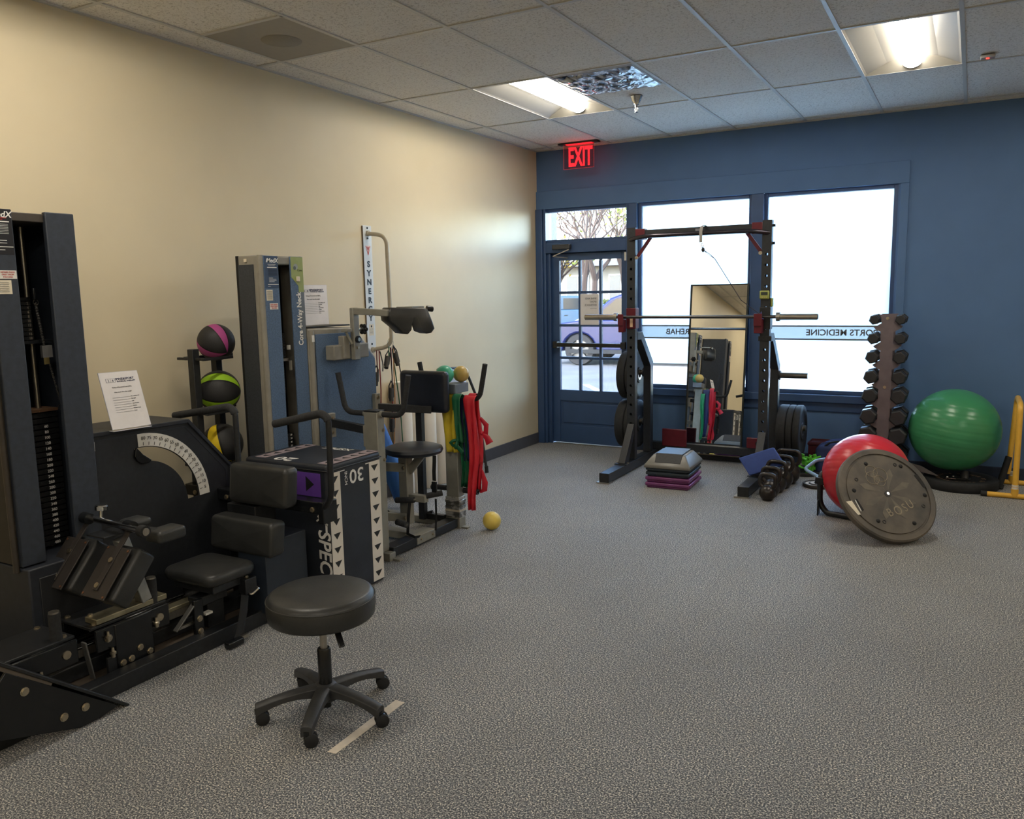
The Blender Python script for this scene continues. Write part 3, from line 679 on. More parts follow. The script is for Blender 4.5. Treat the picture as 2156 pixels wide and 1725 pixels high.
# seat, post, belt
M().cushion((-3.12,2.575,.318), (.175,0,0), (0,.145,0), (0,0,.03), .4, .5).build('seat', vinyl, lm, smooth=60)
M().box(-3.25, -2.98, 2.47, 2.68, .25, .285).build('seat_plate', black_metal, lm, bevel=.003)
M().box(-3.19, -3.09, 2.52, 2.62, .05, .25).build('seat_post', black_metal, lm, bevel=.003)
M().box(-3.0, -2.945, 2.63, 2.70, .20, .275).build('seat_adjuster', black_metal, lm, bevel=.004); bolt((-2.975,2.665,.275), Z, .008)
M().tube(fil([(-2.94,2.64,.21),(-2.92,2.64,.205),(-2.92,2.69,.222),(-2.94,2.69,.225)], .01), .005, 8).build('adjuster_handle', chrome, lm)
belt = M().tube([(-2.955,2.63,.20),(-2.935,2.60,.14),(-2.92,2.56,.06),(-2.915,2.535,.02),(-2.90,2.50,.008)], .022, 10, flat=((0,1,0),.12)).build('seat_belt', mat('black webbing', (16,17,19), .8, 0, .2, 300, .3, 900), lm)
M().cushion((-2.905,2.505,.020), (.02,0,0), (0,.045,0), (0,0,.015), .4, .3).build('belt_buckle', black_gloss, belt)
M().box(-2.915,-2.90,2.55,2.59,.02,.035).build('belt_tongue', steel, belt)
# back rest assembly
M().box(-3.30, -3.10, 2.86, 3.0, .05, .56).build('back_column', black_metal, lm, bevel=.005)
M().box(-3.12, -2.93, 2.75, 3.03, .06, .42).build('rear_cabinet', mat('rear cabinet blue black', (38,46,58), .5), lm, bevel=.004)
arm_ = M().box(-3.70, -2.735, 2.93, 3.0, .545, .605).build('swing_arm', black_gloss, lm, bevel=.004)
for x in (-3.62, -3.38, -3.22, -3.02, -2.78): bolt((x,2.93,.565), -Y, .011, arm_)
M().box(-2.735, -2.70, 2.92, 3.02, .50, .61).build('arm_end', black_gloss, arm_, bevel=.004)
M().cushion((-3.06,2.885,.675), (.20,0,0), (0,.01,.10), (0,.045,0), .28, .3).build('upper_back_pad', vinyl, lm, smooth=60)
M().cushion((-3.10,2.80,.435), (.215,0,0), (0,.01,.085), (0,.05,0), .3, .3).build('lower_back_pad', vinyl, lm, smooth=60)
for (xa, xb, xd, xe_) in ((-3.70,-3.24,-3.24,-3.20), (-2.97,-2.62,-2.625,-2.70)):
    hp = fil([(xa,2.90,.985),(xb-.04,2.90,1.055),(xb,2.90,1.03),(xd,2.90,.64),(xe_-.02,2.94,.575)], .07, 6)
    M().tube(hp, .0145, 12).build('side_handle', black_metal, lm)
    k = [p for p in hp if p.z > .97]
    M().tube(k[:-2] if len(k) > 4 else k, .0195, 14).build('handle_grip', foam_grip, lm)
# ---------------------------------------------------------------- paper stands
def stand(name, label, TLp, TRp, BRp, BLp):
    a, b, c, d = map(V, (TLp, TRp, BRp, BLp)); cen = (c+d)/2
    t = thing(name, label, 'sign', cen)
    u = (c-d).normalized(); w_, h_ = (c-d).length, ((a+b)/2-cen).length; v = ((a+b)/2-cen).normalized(); n_ = u.cross(v).normalized()
    M().obox(d+u*w_/2+v*h_/2, u*w_/2, v*h_/2, n_*.0015).build('holder', acrylic, t, smooth=0)
    o0 = d+n_*.0018
    sh_ = M().obox(d+u*w_/2+v*h_/2+n_*.0018, u*(w_/2-.002), v*(h_/2-.002), n_*.0004).build('sheet', paper, t, smooth=0)
    q = M().obox(d+u*w_/2-n_*.03-Z*.001+Z*.002, u*w_/2, V((n_.x,n_.y,0)).normalized()*.035, Z*.0015); q.build('foot', acrylic, t, smooth=0)
    s = w_/.216; o0 = d+n_*.0024
    nm = mat('navy ink', (40,50,84), .6)
    M().obox(o0+u*w_*.26+v*h_*.85, u*w_*.115, v*h_*.035, n_*.0002).build('logo_frame', nm, sh_, smooth=0)
    for k in (.205, .315): M().obox(o0+u*w_*k+v*h_*.85+n_*.0004, u*w_*.052, v*h_*.031, n_*.0002).build('logo_box', paper, sh_, smooth=0)
    q = M(); q.tube([o0+n_*.0008+u*w_*(.205+dx)+v*h_*(.85+dy) for dx, dy in ((-.01,.022),(.012,.012),(-.008,0),(.012,-.012),(0,-.024))], .0012*s, 5)
    for pts in (((-.005,.02),(0,.008),(.0,-.004)), ((-.02,.004),(0,.008),(.02,.012)), ((0,-.004),(-.02,-.022)), ((0,-.004),(.018,-.008),(.012,-.024))): q.tube([o0+n_*.0008+u*w_*(.315+dx)+v*h_*(.85+dy) for dx, dy in pts], .0010*s, 5)
    q.build('logo_figure', nm, sh_)
    text('SPINE&SPORT', .0155*s, nm, sh_, o0+u*w_*.62+v*h_*.868+n_*.0004, u, v, bold=.015, wide=1.1)
    text('PHYSICAL THERAPY', .0105*s, nm, sh_, o0+u*w_*.65+v*h_*.825+n_*.0004, u, v, bold=.01, wide=1.1)
    text('Rating of Perceived Load (RPL)', .0085*s, black_ink, sh_, o0+u*w_*.5+v*h_*.725+n_*.0004, u, v)
    text('How much does this weigh?', .0085*s, black_ink, sh_, o0+u*w_*.5+v*h_*.64+n_*.0004, u, v)
    rows = ['Like nothing at all', 'Very light', 'Light', 'Light-Medium', 'Medium', 'Medium-Heavy', 'Heavy']
    for i, s_ in enumerate(rows): text(s_, .0068*s, black_ink, sh_, o0+u*w_*(.66+.0*i)+v*h_*(.55-.043*i)+n_*.0004, u, v, align='LEFT')
    lines(sh_, black_ink, o0, u, v, [(w_*.2, w_*.64, h_*(.545-.043*i), .0007) for i in range(7)])
    return t
def onplane(px, py, A, n_):
    d = FW+RT*((px-1078)/FPX)-UP*((py-862.5)/FPX); t = (V(A)-CAM).dot(V(n_))/d.dot(V(n_)); return CAM+d*t
A_ = P(237, 906, 'z', 1.013); B_ = P(318, 894, 'z', 1.010)
uu = (B_-A_); n_ = uu.cross(V((0,0,1))).normalized(); n_ = V((n_.x,n_.y,.28)).normalized()
t1 = onplane(201, 787, A_, n_); t2 = onplane(291, 779, A_, n_)
stand('paper_stand', 'white rating sheet in a clear stand on top of the black dial housing', t1, t2, B_, A_)
# ---------------------------------------------------------------- medicine ball rack and balls
rk = thing('ball_rack', 'narrow black rack holding three striped medicine balls against the cream wall', 'rack', (-3.78, 3.2, 0))
M().box(-3.80, -3.755, 3.09, 3.135, 0, 1.325).build('upright', black_metal, rk, bevel=.003)
M().box(-3.93, -3.885, 3.36, 3.405, 0, 1.29).build('upright', black_metal, rk, bevel=.003)
for z in (1.27, .965, .66):
    M().bar((-3.68,3.09,z), (-3.68,3.30,z-.0), .02, .015).build('shelf_arm', black_metal, rk, bevel=.002)
    M().bar((-3.86,3.12,z), (-3.86,3.46,z), .02, .02).build('shelf_arm', black_metal, rk, bevel=.002)
    M().bar((-3.68,3.11,z), (-3.90,3.11,z), .02, .015, (0,0,1)).build('shelf_bracket', black_metal, rk, bevel=.002)
    M().bar((-3.90,3.38,z), (-3.84,3.38,z), .02, .015, (0,0,1)).build('shelf_bracket', black_metal, rk, bevel=.002)
M().box(-3.95, -3.70, 3.09, 3.13, 0, .03).build('base_foot', black_metal, rk, bevel=.003); M().box(-3.95, -3.70, 3.365, 3.405, 0, .03).build('base_foot', black_metal, rk, bevel=.003)
def gorem(name, col, pole, ref, gores):
    """rubber ball whose coloured gores narrow towards the pole; gores are (from, to) angles round the pole axis"""
    m = bpy.data.materials.new(name); m.use_nodes = True; nt = m.node_tree; n = nt.nodes; l = nt.links; b = n['Principled BSDF']
    p_ = V(pole).normalized(); u_ = V(ref); u_ = (u_-p_*u_.dot(p_)).normalized(); v_ = p_.cross(u_)
    tc = n.new('ShaderNodeTexCoord'); ds = []
    for ax_ in (v_, u_):
        dp = n.new('ShaderNodeVectorMath'); dp.operation = 'DOT_PRODUCT'; dp.inputs[1].default_value = ax_; l.new(tc.outputs['Object'], dp.inputs[0]); ds.append(dp)
    at_ = n.new('ShaderNodeMath'); at_.operation = 'ARCTAN2'; l.new(ds[0].outputs['Value'], at_.inputs[0]); l.new(ds[1].outputs['Value'], at_.inputs[1])
    mr = n.new('ShaderNodeMapRange'); mr.inputs[1].default_value = -math.pi; mr.inputs[2].default_value = math.pi; l.new(at_.outputs[0], mr.inputs[0])
    r = n.new('ShaderNodeValToRGB'); r.color_ramp.interpolation = 'CONSTANT'; e = r.color_ramp.elements; l.new(mr.outputs[0], r.inputs[0])
    bl = (lin(40),lin(40),lin(42),1); cc = tuple(lin(c) for c in col)+(1,); gv = (lin(10),lin(10),lin(11),1)
    f = lambda d: (d+180)/360
    e[0].position = 0; e[0].color = bl; e[1].position = f(gores[0][0])-.012; e[1].color = gv
    st = []
    for k, (a, b_) in enumerate(gores):
        if k: st.append((f(a)-.012, gv))
        st += [(f(a), cc), (f(b_), gv), (f(b_)+.012, bl)]
    for q_, c_ in st: q = e.new(min(1, q_)); q.color = c_
    l.new(r.outputs[0], b.inputs['Base Color']); b.inputs['Roughness'].default_value = .6
    no = n.new('ShaderNodeTexNoise'); no.inputs['Scale'].default_value = 250; l.new(tc.outputs['Object'], no.inputs['Vector'])
    bp = n.new('ShaderNodeBump'); bp.inputs['Strength'].default_value = .3; bp.inputs['Distance'].default_value = .002; l.new(no.outputs[0], bp.inputs['Height']); l.new(bp.outputs[0], b.inputs['Normal'])
    return m
def medball(px, py, r, z, mt, label, vx, vz):
    c = P(px, py, 'x', -3.77); o = M().ball((0,0,0), r, 40, 24).build('medicine_ball', mt, local=True, smooth=80); o.location = c
    ORG[o.name] = c; tag(o, label, 'ball', 'medicine balls on the narrow rack')
    d = V(vx).normalized()
    M().lathe([(0,r*1.004),(.03,r*.967),(.034,r*.945)], (0,0,0), d, 24).build('valve_disc', MATS[vz] if vz in MATS else black_ink, o, local=True)
    return o
mat('medball pink', (176,74,140), .55); mat('medball green', (158,206,40), .55); mat('medball yellow', (236,204,30), .55)
medball(455, 721, .1045, 0, gorem('pink striped rubber', (176,74,140), RT*.75-UP*.62-FW*.35, -FW, [(-62,-36), (34,62)]), 'black medicine ball with two pink stripes, topmost on the narrow rack', -RT+FW, 'none')
medball(461, 824, .120, 0, gorem('lime striped rubber', (158,206,40), -RT*.95-FW*.30, -FW*.9+UP*.1, [(-66,-42), (24,50)]), 'black medicine ball with lime green stripes, middle of the narrow rack', (RT*-.95-FW*.30), 'medball green')
medball(468, 935, .118, 0, gorem('yellow striped rubber', (236,204,30), RT*.30-UP*.92-FW*.25, -FW, [(-14,16)]), 'black medicine ball with one yellow stripe, lowest on the narrow rack', (RT*.30-UP*.92-FW*.25), 'medball yellow')
# ---------------------------------------------------------------- foam plyo box
pb = thing('plyo_box', 'black foam jump box with white arrow strips marked 30 INCH', 'plyo box', (-3.125, 3.32, 0))
BX0, BX1, BY0, BY1, BH = -3.42, -2.835, 3.105, 3.545, .745
bxm = mat('black vinyl fabric', (34,38,46), .5, 0, .15, 8, .3, 160)
M().box(BX0, BX1, BY0, BY1, .004, BH).build('body', bxm, pb, bevel=.018, seg=4)
M().box(BX0-.004, BX1+.004, BY0-.004, BY1+.004, BH-.035, BH-.028).build('top_seam', mat('seam black', (18,19,22), .5), pb, bevel=.003)
stripw = mat('white printed strip', (228,220,208), .55, 0, .03, 12); tri = mat('arrow black', (30,32,34), .55)
def arrowstrip(o, u, v, w_, h_, n_, m1=stripw, m2=tri, flip=1):
    o = V(o); u = V(u); v = V(v); nn = u.cross(v)
    s_ = M().obox(o+u*w_/2+v*h_/2, u*w_/2, v*h_/2, nn*.0012).build('arrow_strip', m1, pb, smooth=0)
    for i in range(n_):
        c = o+u*w_*.5+v*h_*(i+.5)/n_+nn*.0014; a = w_*.32; b = h_/n_*.22
        M().prism([c+u*a+v*b*flip, c-u*a+v*b*flip, c-u*a*.1-v*b*flip], nn*.0006).build('arrow', m2, s_, smooth=0)
xf = BX1+.0005
arrowstrip((xf,BY0+.012,.02), Y, Z, .085, .68, 9); arrowstrip((xf,BY1-.105,.02), Y, Z, .092, .68, 9)
text('30', .105, white_ink, pb, (xf+.0008, 3.335, .655), -Y, -Z, bold=.012, wide=1.15)
text('INCH', .03, white_ink, pb, (xf+.0008, 3.247, .652), -Z, Y, bold=.01, wide=1.0)
M().box(xf, xf+.001, BY0+.10, BY0+.135, .695, .70).build('print_line', white_ink, pb, smooth=0); M().box(xf, xf+.001, BY1-.135, BY1-.10, .695, .70).build('print_line', white_ink, pb, smooth=0)
text('SPEC', .115, white_ink, pb, (BX1-.04, BY0-.0012, .285), -Z, X, bold=.02, wide=.95, shear=.15)
q = M(); q.bar((BX1-.075,BY0-.001,.475),(BX1-.012,BY0-.001,.43),.002,.012,(0,0,1)); q.bar((BX1-.012,BY0-.001,.50),(BX1-.085,BY0-.001,.445),.002,.009,(0,0,1)); q.bar((BX1-.02,BY0-.001,.435),(BX1-.02,BY0-.001,.39),.002,.012,(1,0,0)); q.build('logo_cross', white_ink, pb)
pu = mat('purple print', (104,66,160), .5, 0, .04)
ps = M().box(BX0+.02, BX1-.045, BY0-.0012, BY0, .575, .70).build('purple_panel', pu, pb, smooth=0)
for k in (0, 1, 2): M().prism([(BX1-.145-.14*k,BY0-.0014,.68),(BX1-.145-.14*k,BY0-.0014,.60),(BX1-.09-.14*k,BY0-.0014,.64)], (0,-.0006,0)).build('arrow', tri, ps, smooth=0)
gs = mat('mauve printed strip', (146,132,136), .55, 0, .04, 12)
arrowstrip((BX0+.05,BY0+.03,BH), X, Y, .075, .40, 5, gs, tri); arrowstrip((BX1-.09,BY0+.03,BH), X, Y, .085, .40, 6, gs, tri)
text('20', .10, white_ink, pb, (-3.17, BY0+.055, BH+.0006), -X, -Y, bold=.02, wide=1.3); text('XSPEC', .06, white_ink, pb, (-3.1, BY1-.05, BH+.0006), -X, -Y, bold=.02, wide=1.2)
# ---------------------------------------------------------------- rolling stool
st = thing('rolling_stool', 'round black vinyl stool on a five-arm wheeled base in the foreground', 'stool', (-2.115, 2.25, 0))
sx, sy = -2.115, 2.25
M().lathe([(0,.392),(.195,.392),(.202,.40),(.206,.43),(.205,.462),(.196,.482),(.18,.490),(.1,.4935),(0,.494)], (sx,sy,0), Z, 64).build('seat', vinyl, st, smooth=50)
M().tube([V((sx+.2045*math.cos(a), sy+.2045*math.sin(a), .468)) for a in [i*math.pi/36 for i in range(72)]], .0028, 6, closed=True).build('piping', vinyl, st)
M().cyl((sx,sy,.24), (sx,sy,.40), .014).build('gas_rod', steel, st)
M().lathe([(0,.045),(.024,.045),(.026,.06),(.026,.255),(.022,.262),(.0,.262)], (sx,sy,0)).build('gas_column', black_gloss, st)
M().lathe([(0,.022),(.018,.022),(.018,.05),(0,.05)], (sx,sy,0)).build('column_tip', black_gloss, st)
lv = M().tube([(sx+.02,sy-.005,.385),(sx+.10,sy-.04,.378),(sx+.125,sy-.055,.362)], .004, 8).build('lever', steel, st)
M().cushion((sx+.138,sy-.062,.349), V((.022,-.012,-.024)), V((.005,.010,0)), V((.003,0,.003)), .4, .2).build('lever_grip', black_gloss, lv)
plast = mat('dark grey nylon', (52,53,55), .5, 0, .1, 40, .15, 300)
cas = [(537,1532), (640,1592), (808,1537), (789,1458), (632,1450)]
bs = M().lathe([(0,.055),(.045,.055),(.052,.07),(.05,.105),(.035,.118),(.026,.12)], (sx,sy,0)).build('hub', plast, st)
for (a, b) in cas:
    g = P(a, b-4, 'z', .0); d = V((g.x-sx, g.y-sy, 0)); L_ = d.length; d.normalize(); e_ = V((-d.y, d.x, 0)); L_ = .265
    q = M(); sec = []
    for k in range(9):
        t_ = k/8; r = .03+(L_-.03)*t_; w_ = .030-.008*t_; zt = .116-.030*t_**2-.004*t_; zb = zt-.045+.018*math.sin(math.pi*t_*.9)
        c = V((sx,sy,0))+d*r
        sec.append([c-e_*w_+Z*zb, c+e_*w_+Z*zb, c+e_*w_*.95+Z*(zt-.006), c+e_*w_*.5+Z*zt, c-e_*w_*.5+Z*zt, c-e_*w_*.95+Z*(zt-.006)])
    vs = [p for s_ in sec for p in s_]; fs = [(k*6+i, k*6+(i+1) % 6, k*6+6+(i+1) % 6, k*6+6+i) for k in range(8) for i in range(6)]+[tuple(range(5,-1,-1)), tuple(range(48,54))]
    am = q.add(vs, fs).build('base_arm', plast, st, smooth=50, bevel=.002)
    c = V((sx,sy,0))+d*(L_-.012)
    an = random.uniform(0, 6.28); wd_ = V((math.cos(an), math.sin(an), 0)); wd_ = (RT*V((1,1,0)).x+V((0,0,0))); wd_ = V((.75,-.66,0)).normalized()
    cs = M().cyl(c+Z*.062, c+Z*.045, .016); cs.build('caster_stem', black_gloss, am)
    f = V((-wd_.y, wd_.x, 0))*.012
    for s_ in (-1, 1): M().lathe([(0,-.0075),(.021,-.0075),(.0255,-.004),(.0255,.004),(.021,.0075),(0,.0075)], c+f+Z*.0257+wd_*s_*.0135, wd_, 28).build('caster_wheel', rubber, am)
    M().lathe([(0,-.006),(.019,-.006),(.019,.006),(0,.006)], c+f+Z*.032, wd_, 20).build('caster_hood', black_gloss, am)
# ---------------------------------------------------------------- floor tape
tp = [P(*p, 'z', .0015) for p in ((690,1583), (707,1587), (852,1479), (833,1474))]
q = M().prism([V((p.x,p.y,.0)) for p in tp], (0,0,.0015)); o = q.build('floor_tape', mat('masking tape white', (222,212,196), .7, 0, .05, 40), smooth=0); tag(o, 'strip of white tape stuck to the carpet beside the rolling stool', 'tape')
# tower built as posts, panels and an opening
nk = thing('neck_machine', 'blue grey neck machine with tall weight tower, round seat, back pad and head pad', 'gym machine', (-3.3, 4.0, 0))
NX, NZ = -3.43, 1.835
M().box(-3.62, -3.60, 3.315, 3.655, 0, NZ).build('back_panel', mat('tower interior', (14,14,16), .7), nk, smooth=0)
M().box(-3.62, NX-.004, 3.318, 3.332, 0, NZ).build('side_panel', grey_paint, nk, bevel=.006)
M().box(-3.60, -3.485, 3.312, 3.318, .05, NZ-.05).build('side_inset', dark_panel, nk, smooth=0)
M().box(-3.62, NX-.004, 3.632, 3.646, 0, NZ).build('side_panel', grey_paint, nk, bevel=.006)
M().cyl((NX-.016,3.330,0), (NX-.016,3.330,NZ), .016, n=20).build('corner_post', grey_paint, nk)
M().box(-3.618, NX-.009, 3.325, 3.640, NZ-.05, NZ-.001).build('top_header', grey_paint, nk, bevel=.008)
M().box(-3.552, -3.53, 3.311, 3.3125, NZ-.035, NZ-.018).build('maker_plate', cream_label, nk)
fpn = M().box(NX-.012, NX, 3.34, 3.448, 0, NZ-.002).build('front_panel', blue_panel, nk, bevel=.002)
fp2 = M().box(NX-.012, NX, 3.545, 3.646, 0, NZ-.002).build('front_panel', blue_panel, nk, bevel=.003)
slate = mat('slate label', (52,70,96), .45, 0, .04)
lb = M().box(NX, NX+.0012, 3.342, 3.446, 1.655, NZ-.004).build('rating_label', slate, fpn, smooth=0)
text('MedX', .034, white_ink, fpn, (NX+.0016, 3.402, 1.806), Y, Z, bold=.02, shear=.2, name='maker_name')
M().prism([(NX+.0016,3.356,1.797),(NX+.0016,3.366,1.797),(NX+.0016,3.372,1.817),(NX+.0016,3.362,1.817)], (.0004,0,0)).build('maker_logo', white_ink, fpn)
lines(fpn, white_ink, (NX+.0014,3.342,1.65), Y, Z, [(.025,.085,.135,.002),(.03,.078,.128,.002),(.02,.092,.118,.006),(.03,.06,.06,.002),(.03,.085,.053,.002),(.03,.085,.046,.002),(.03,.07,.039,.002),(.02,.10,.025,.004),(.02,.04,.015,.002)])
lines(fpn, mat('dull navy ink', (34,46,68), .6), (NX+.0014,3.342,1.65), Y, Z, [(.028,.095,.108-.0065*i,.0035) for i in range(6)])
lb = M().box(NX, NX+.0012, 3.347, 3.394, 1.585, 1.645).build('info_label', cream_label, fpn, smooth=0)
lines(fpn, black_ink, (NX+.0014,3.347,1.585), Y, Z, [(.004,.042,.052-.006*i,.0012) for i in range(8)])
lb = M().box(NX, NX+.0012, 3.367, 3.43, 1.535, 1.57).build('warning_label', white_plastic, fpn, smooth=0)
for i, s in enumerate(('KEEP HANDS', 'AWAY FROM', 'MACHINE')): text(s, .009, red_ink, fpn, (NX+.0016, 3.398, 1.562-.0095*i), Y, Z)
grn = mat('olive green print', (150,162,98), .5, 0, .04); sl2 = mat('slate grey print', (104,112,120), .5, 0, .03)
M().prism([(NX+.0002,y,z) for y, z in [(3.547,NZ-.004),(3.643,NZ-.004),(3.643,1.63),(3.60,1.63),(3.60,1.665),(3.575,1.69),(3.547,1.715)]], (.001,0,0)).build('green_patch', grn, fp2, smooth=0)
M().box(NX, NX+.0012, 3.60, 3.643, 1.355, 1.63).build('grey_patch', sl2, fp2, smooth=0)
q = M(); q.lathe([(0,0),(.018,0),(.018,.0006),(0,.0006)], (NX+.0013,3.583,1.775), X, 20); q.build('sphere_logo', mat('sphere grey', (150,156,146), .4), fp2)
M().lathe([(0,0),(.011,0),(.011,.0006),(0,.0006)], (NX+.0019,3.575,1.768), X, 16).build('sphere_shade', mat('sphere dark', (92,100,96), .4), fp2)
text('Core', .018, mat('olive dark ink', (84,94,66), .6), fp2, (NX+.0016, 3.615, 1.755), Y, Z, bold=.01, name='logo_word')
text('Core 4-Way Neck', .052, white_ink, fp2, (NX+.0016, 3.598, 1.475), Z, -Y, bold=.025, wide=.78, name='machine_name')
M().box(NX, NX+.012, 3.583, 3.605, 1.69, 1.72).build('card_hook', cream_label, fp2, bevel=.003)
for y in (3.47, 3.52): M().cyl((-3.56,y,.3), (-3.56,y,1.78), .009).build('guide_rod', steel, nk)
for k in range(26):
    z = .25+k*.0215
    M().box(-3.59, -3.47, 3.455, 3.54, z, z+.0195).build('weight_plate', wm, nk, bevel=.002, seg=1)
for k in range(0, 26, 1):
    if k % 1 == 0 and k > 14:
        text(str(20+10*(25-k)), .015, white_ink, nk, (-3.4695, 3.515, .26+k*.0215), Y, Z, name='weight_number')
M().box(-3.60, -3.47, 3.45, 3.542, 1.235, 1.25).build('cross_plate', steel, nk)
for k in range(9): M().box(-3.58, -3.48, 3.46, 3.52, 1.255+k*.016, 1.269+k*.016).build('small_weight_plate', wm, nk, bevel=.002, seg=1)
M().box(-3.475,-3.46,3.525,3.54,1.30,1.325).build('counter', white_plastic, nk); M().box(-3.47,-3.455,3.53,3.54,1.18,1.235).build('counter_bracket', grey_paint, nk)
M().tube(coil((-3.455,3.46,1.32), (-3.455,3.47,1.05), .006, 30), .0015, 4).build('coiled_lanyard', mat('lanyard grey', (88,86,82), .5), nk)
# cabinet with clipped corner
poly = [(3.655,.06),(4.285,.06),(4.285,1.205),(4.09,1.405),(3.655,1.415)]
q = M().prism([(-3.72,y,z) for y, z in poly], (-(-3.72)+NX-.004-0,0,0)).build('cabinet', grey_paint, nk, bevel=.01, seg=3)
pp = [(3.715,.10),(4.272,.10),(4.272,1.19),(4.083,1.375),(3.715,1.378)]
M().prism([(NX-.004,y,z) for y, z in pp], (.007,0,0)).build('cabinet_panel', blue_panel, nk, bevel=.002)
M().cyl((NX-.006,3.685,.06), (NX-.006,3.685,1.40), .02, n=20).build('cabinet_post', grey_paint, nk)
M().box(NX+.0145, NX+.016, 3.672, 3.695, 1.335, 1.375).build('inventory_sticker', white_plastic, nk, bevel=.001)
tp_ = M().box(-3.70, NX-.02, 3.67, 4.06, 1.417, 1.425).build('top_tray', black_metal, nk)
# head arm
M().box(NX, NX+.07, 3.80, 4.13, 1.215, 1.305).build('mount_block', grey_paint, nk, bevel=.006)
M().box(NX+.04, NX+.085, 3.875, 3.93, 1.22, 1.36).build('mount_block', grey_paint, nk, bevel=.004)
M().bar((-3.33,3.965,1.21), (-3.33,3.965,1.53), .055, .03, (1,0,0)).build('head_post', grey_tube, nk, bevel=.005)
M().bar((-3.33,3.955,1.51), (-3.10,4.01,1.495), .035, .04).build('head_beam', grey_tube, nk, bevel=.004)
wv = M().cyl((-3.313,3.965,1.335), (-3.30,3.965,1.335), .022); wv.build('index_wheel', black_gloss, nk); M().cyl((-3.30,3.965,1.335), (-3.297,3.965,1.335), .012).build('wheel_cap', steel, nk)
bolt((-3.313,3.965,1.285), X, .009, nk)
q = M().lathe([(.012,0),(.012,.03),(.01,.035),(0,.035)], (-3.33,3.985,1.395), Y); q.build('knob_stem', steel, nk)
q = M()
for k in range(6): q.ball((-3.33+.022*math.cos(k*1.047), 4.045, 1.395+.022*math.sin(k*1.047)), .014, 10, 6)
q.ball((-3.33,4.045,1.395), .024, 14, 8); q.build('star_knob', black_gloss, nk)
M().bar((-3.34,3.885,1.395), (-3.32,3.92,1.31), .012, .012).build('lock_lever', grey_tube, nk); M().box(-3.36,-3.31,3.87,3.915,1.385,1.405).build('lever_top', grey_tube, nk, bevel=.003)
# head pad: block with a notch underneath
def headpad():
    prof = [(-.155,.03),(-.14,.065),(-.13,.07),(.10,.062),(.125,.055),(.16,-.03),(.172,-.07),(.15,-.095),(.115,-.10),(.088,-.090),(.070,-.035),(.05,.008),(.022,.004),(.006,-.035),(.0,-.078),(-.02,-.098),(-.06,-.09),(-.10,-.05),(-.15,-.01)]
    e1 = V((.45,.893,0)).normalized(); e2 = Z; e3 = e1.cross(Z)
    c = V((-3.085,4.17,1.458)); q = M(); L = []
    for (ins, dd) in ((.018,-.062),(.006,-.056),(0,-.045),(0,.045),(.006,.056),(.018,.062)):
        cen = V((0.01,-.01)); L.append([c+e1*(a-(ins/.1)*(a-cen.x)*.6)+e2*(b-(ins/.1)*(b-cen.y)*.6)+e3*dd for a, b in prof])
    n = len(prof); vs = [p for l_ in L for p in l_]; fs = [(k*n+i, k*n+(i+1) % n, (k+1)*n+(i+1) % n, (k+1)*n+i) for k in range(5) for i in range(n)]+[tuple(range(n-1,-1,-1)), tuple(range(5*n, 6*n))]
    return q.add(vs, fs).build('head_pad', vinyl, nk, smooth=55)
hp_ = headpad()
M().cyl((-3.02,4.30,1.515), (-3.0,4.335,1.51), .018).build('pad_roller', black_gloss, nk); M().cyl((-3.0,4.335,1.51), (-2.998,4.338,1.51), .013).build('roller_cap', steel, nk)
M().box(-3.16,-3.04,4.17,4.30,1.52,1.53).build('pad_bracket', grey_tube, nk)
# two handle posts
def upost(y, h, cap):
    x = -3.10 if not cap else -3.055; w_ = .035
    p = M().box(x-.05, x+.05, y-w_, y+w_, .05, h).build('handle_post', grey_tube, nk, bevel=.005)
    M().box(x-.052, x+.052, y-w_-.002, y+w_+.002, h, h+.008).build('post_cap', grey_paint if cap else black_metal, nk, bevel=.002)
    zc = .90; 
    for s_ in (-1, 1):
        tip = V((x+s_*.265, y, zc+.24)); hh = fil([(x+s_*.05,y,zc),(x+s_*.215,y,zc),tip], .06, 6)
        M().tube(hh[1:] if 0 else hh, .017, 14).build('handle_grip', foam_grip, nk); M().cyl((x+s_*.05,y,zc),(x+s_*.07,y,zc), .021).build('handle_collar', grey_tube, nk)
    return p
upost(3.83, .915, False); upost(4.62, .93, True)
for z in (.80, .62): bolt((-3.05,3.85,z), X, .009, nk)
M().box(-3.115, -3.0, 4.575, 4.74, .938, 1.0).build('rear_post_block', mat('blue grey block', (112,122,134), .5), nk, bevel=.003)
M().box(-3.165, -3.15, 3.80, 3.86, .70, .83).build('arm_clamp', grey_paint, nk, bevel=.003)
M().bar((NX,3.80,.835), (-3.16,3.83,.80), .035, .05).build('link_bar', black_metal, nk, bevel=.003)
M().bar((NX+.0,4.25,.87), (-3.12,4.46,.84), .035, .05).build('link_bar', black_metal, nk, bevel=.003)
M().box(NX-.01, NX+.03, 4.225, 4.275, .84, .96).build('link_bracket', grey_tube, nk, bevel=.003); bolt((NX+.03,4.25,.935), X, .01, nk)
M().box(NX, NX+.03, 3.77, 3.83, .74, .89).build('link_bracket', grey_tube, nk, bevel=.003); bolt((NX+.03,3.80,.86), X, .009, nk); bolt((NX+.03,3.80,.77), X, .009, nk)
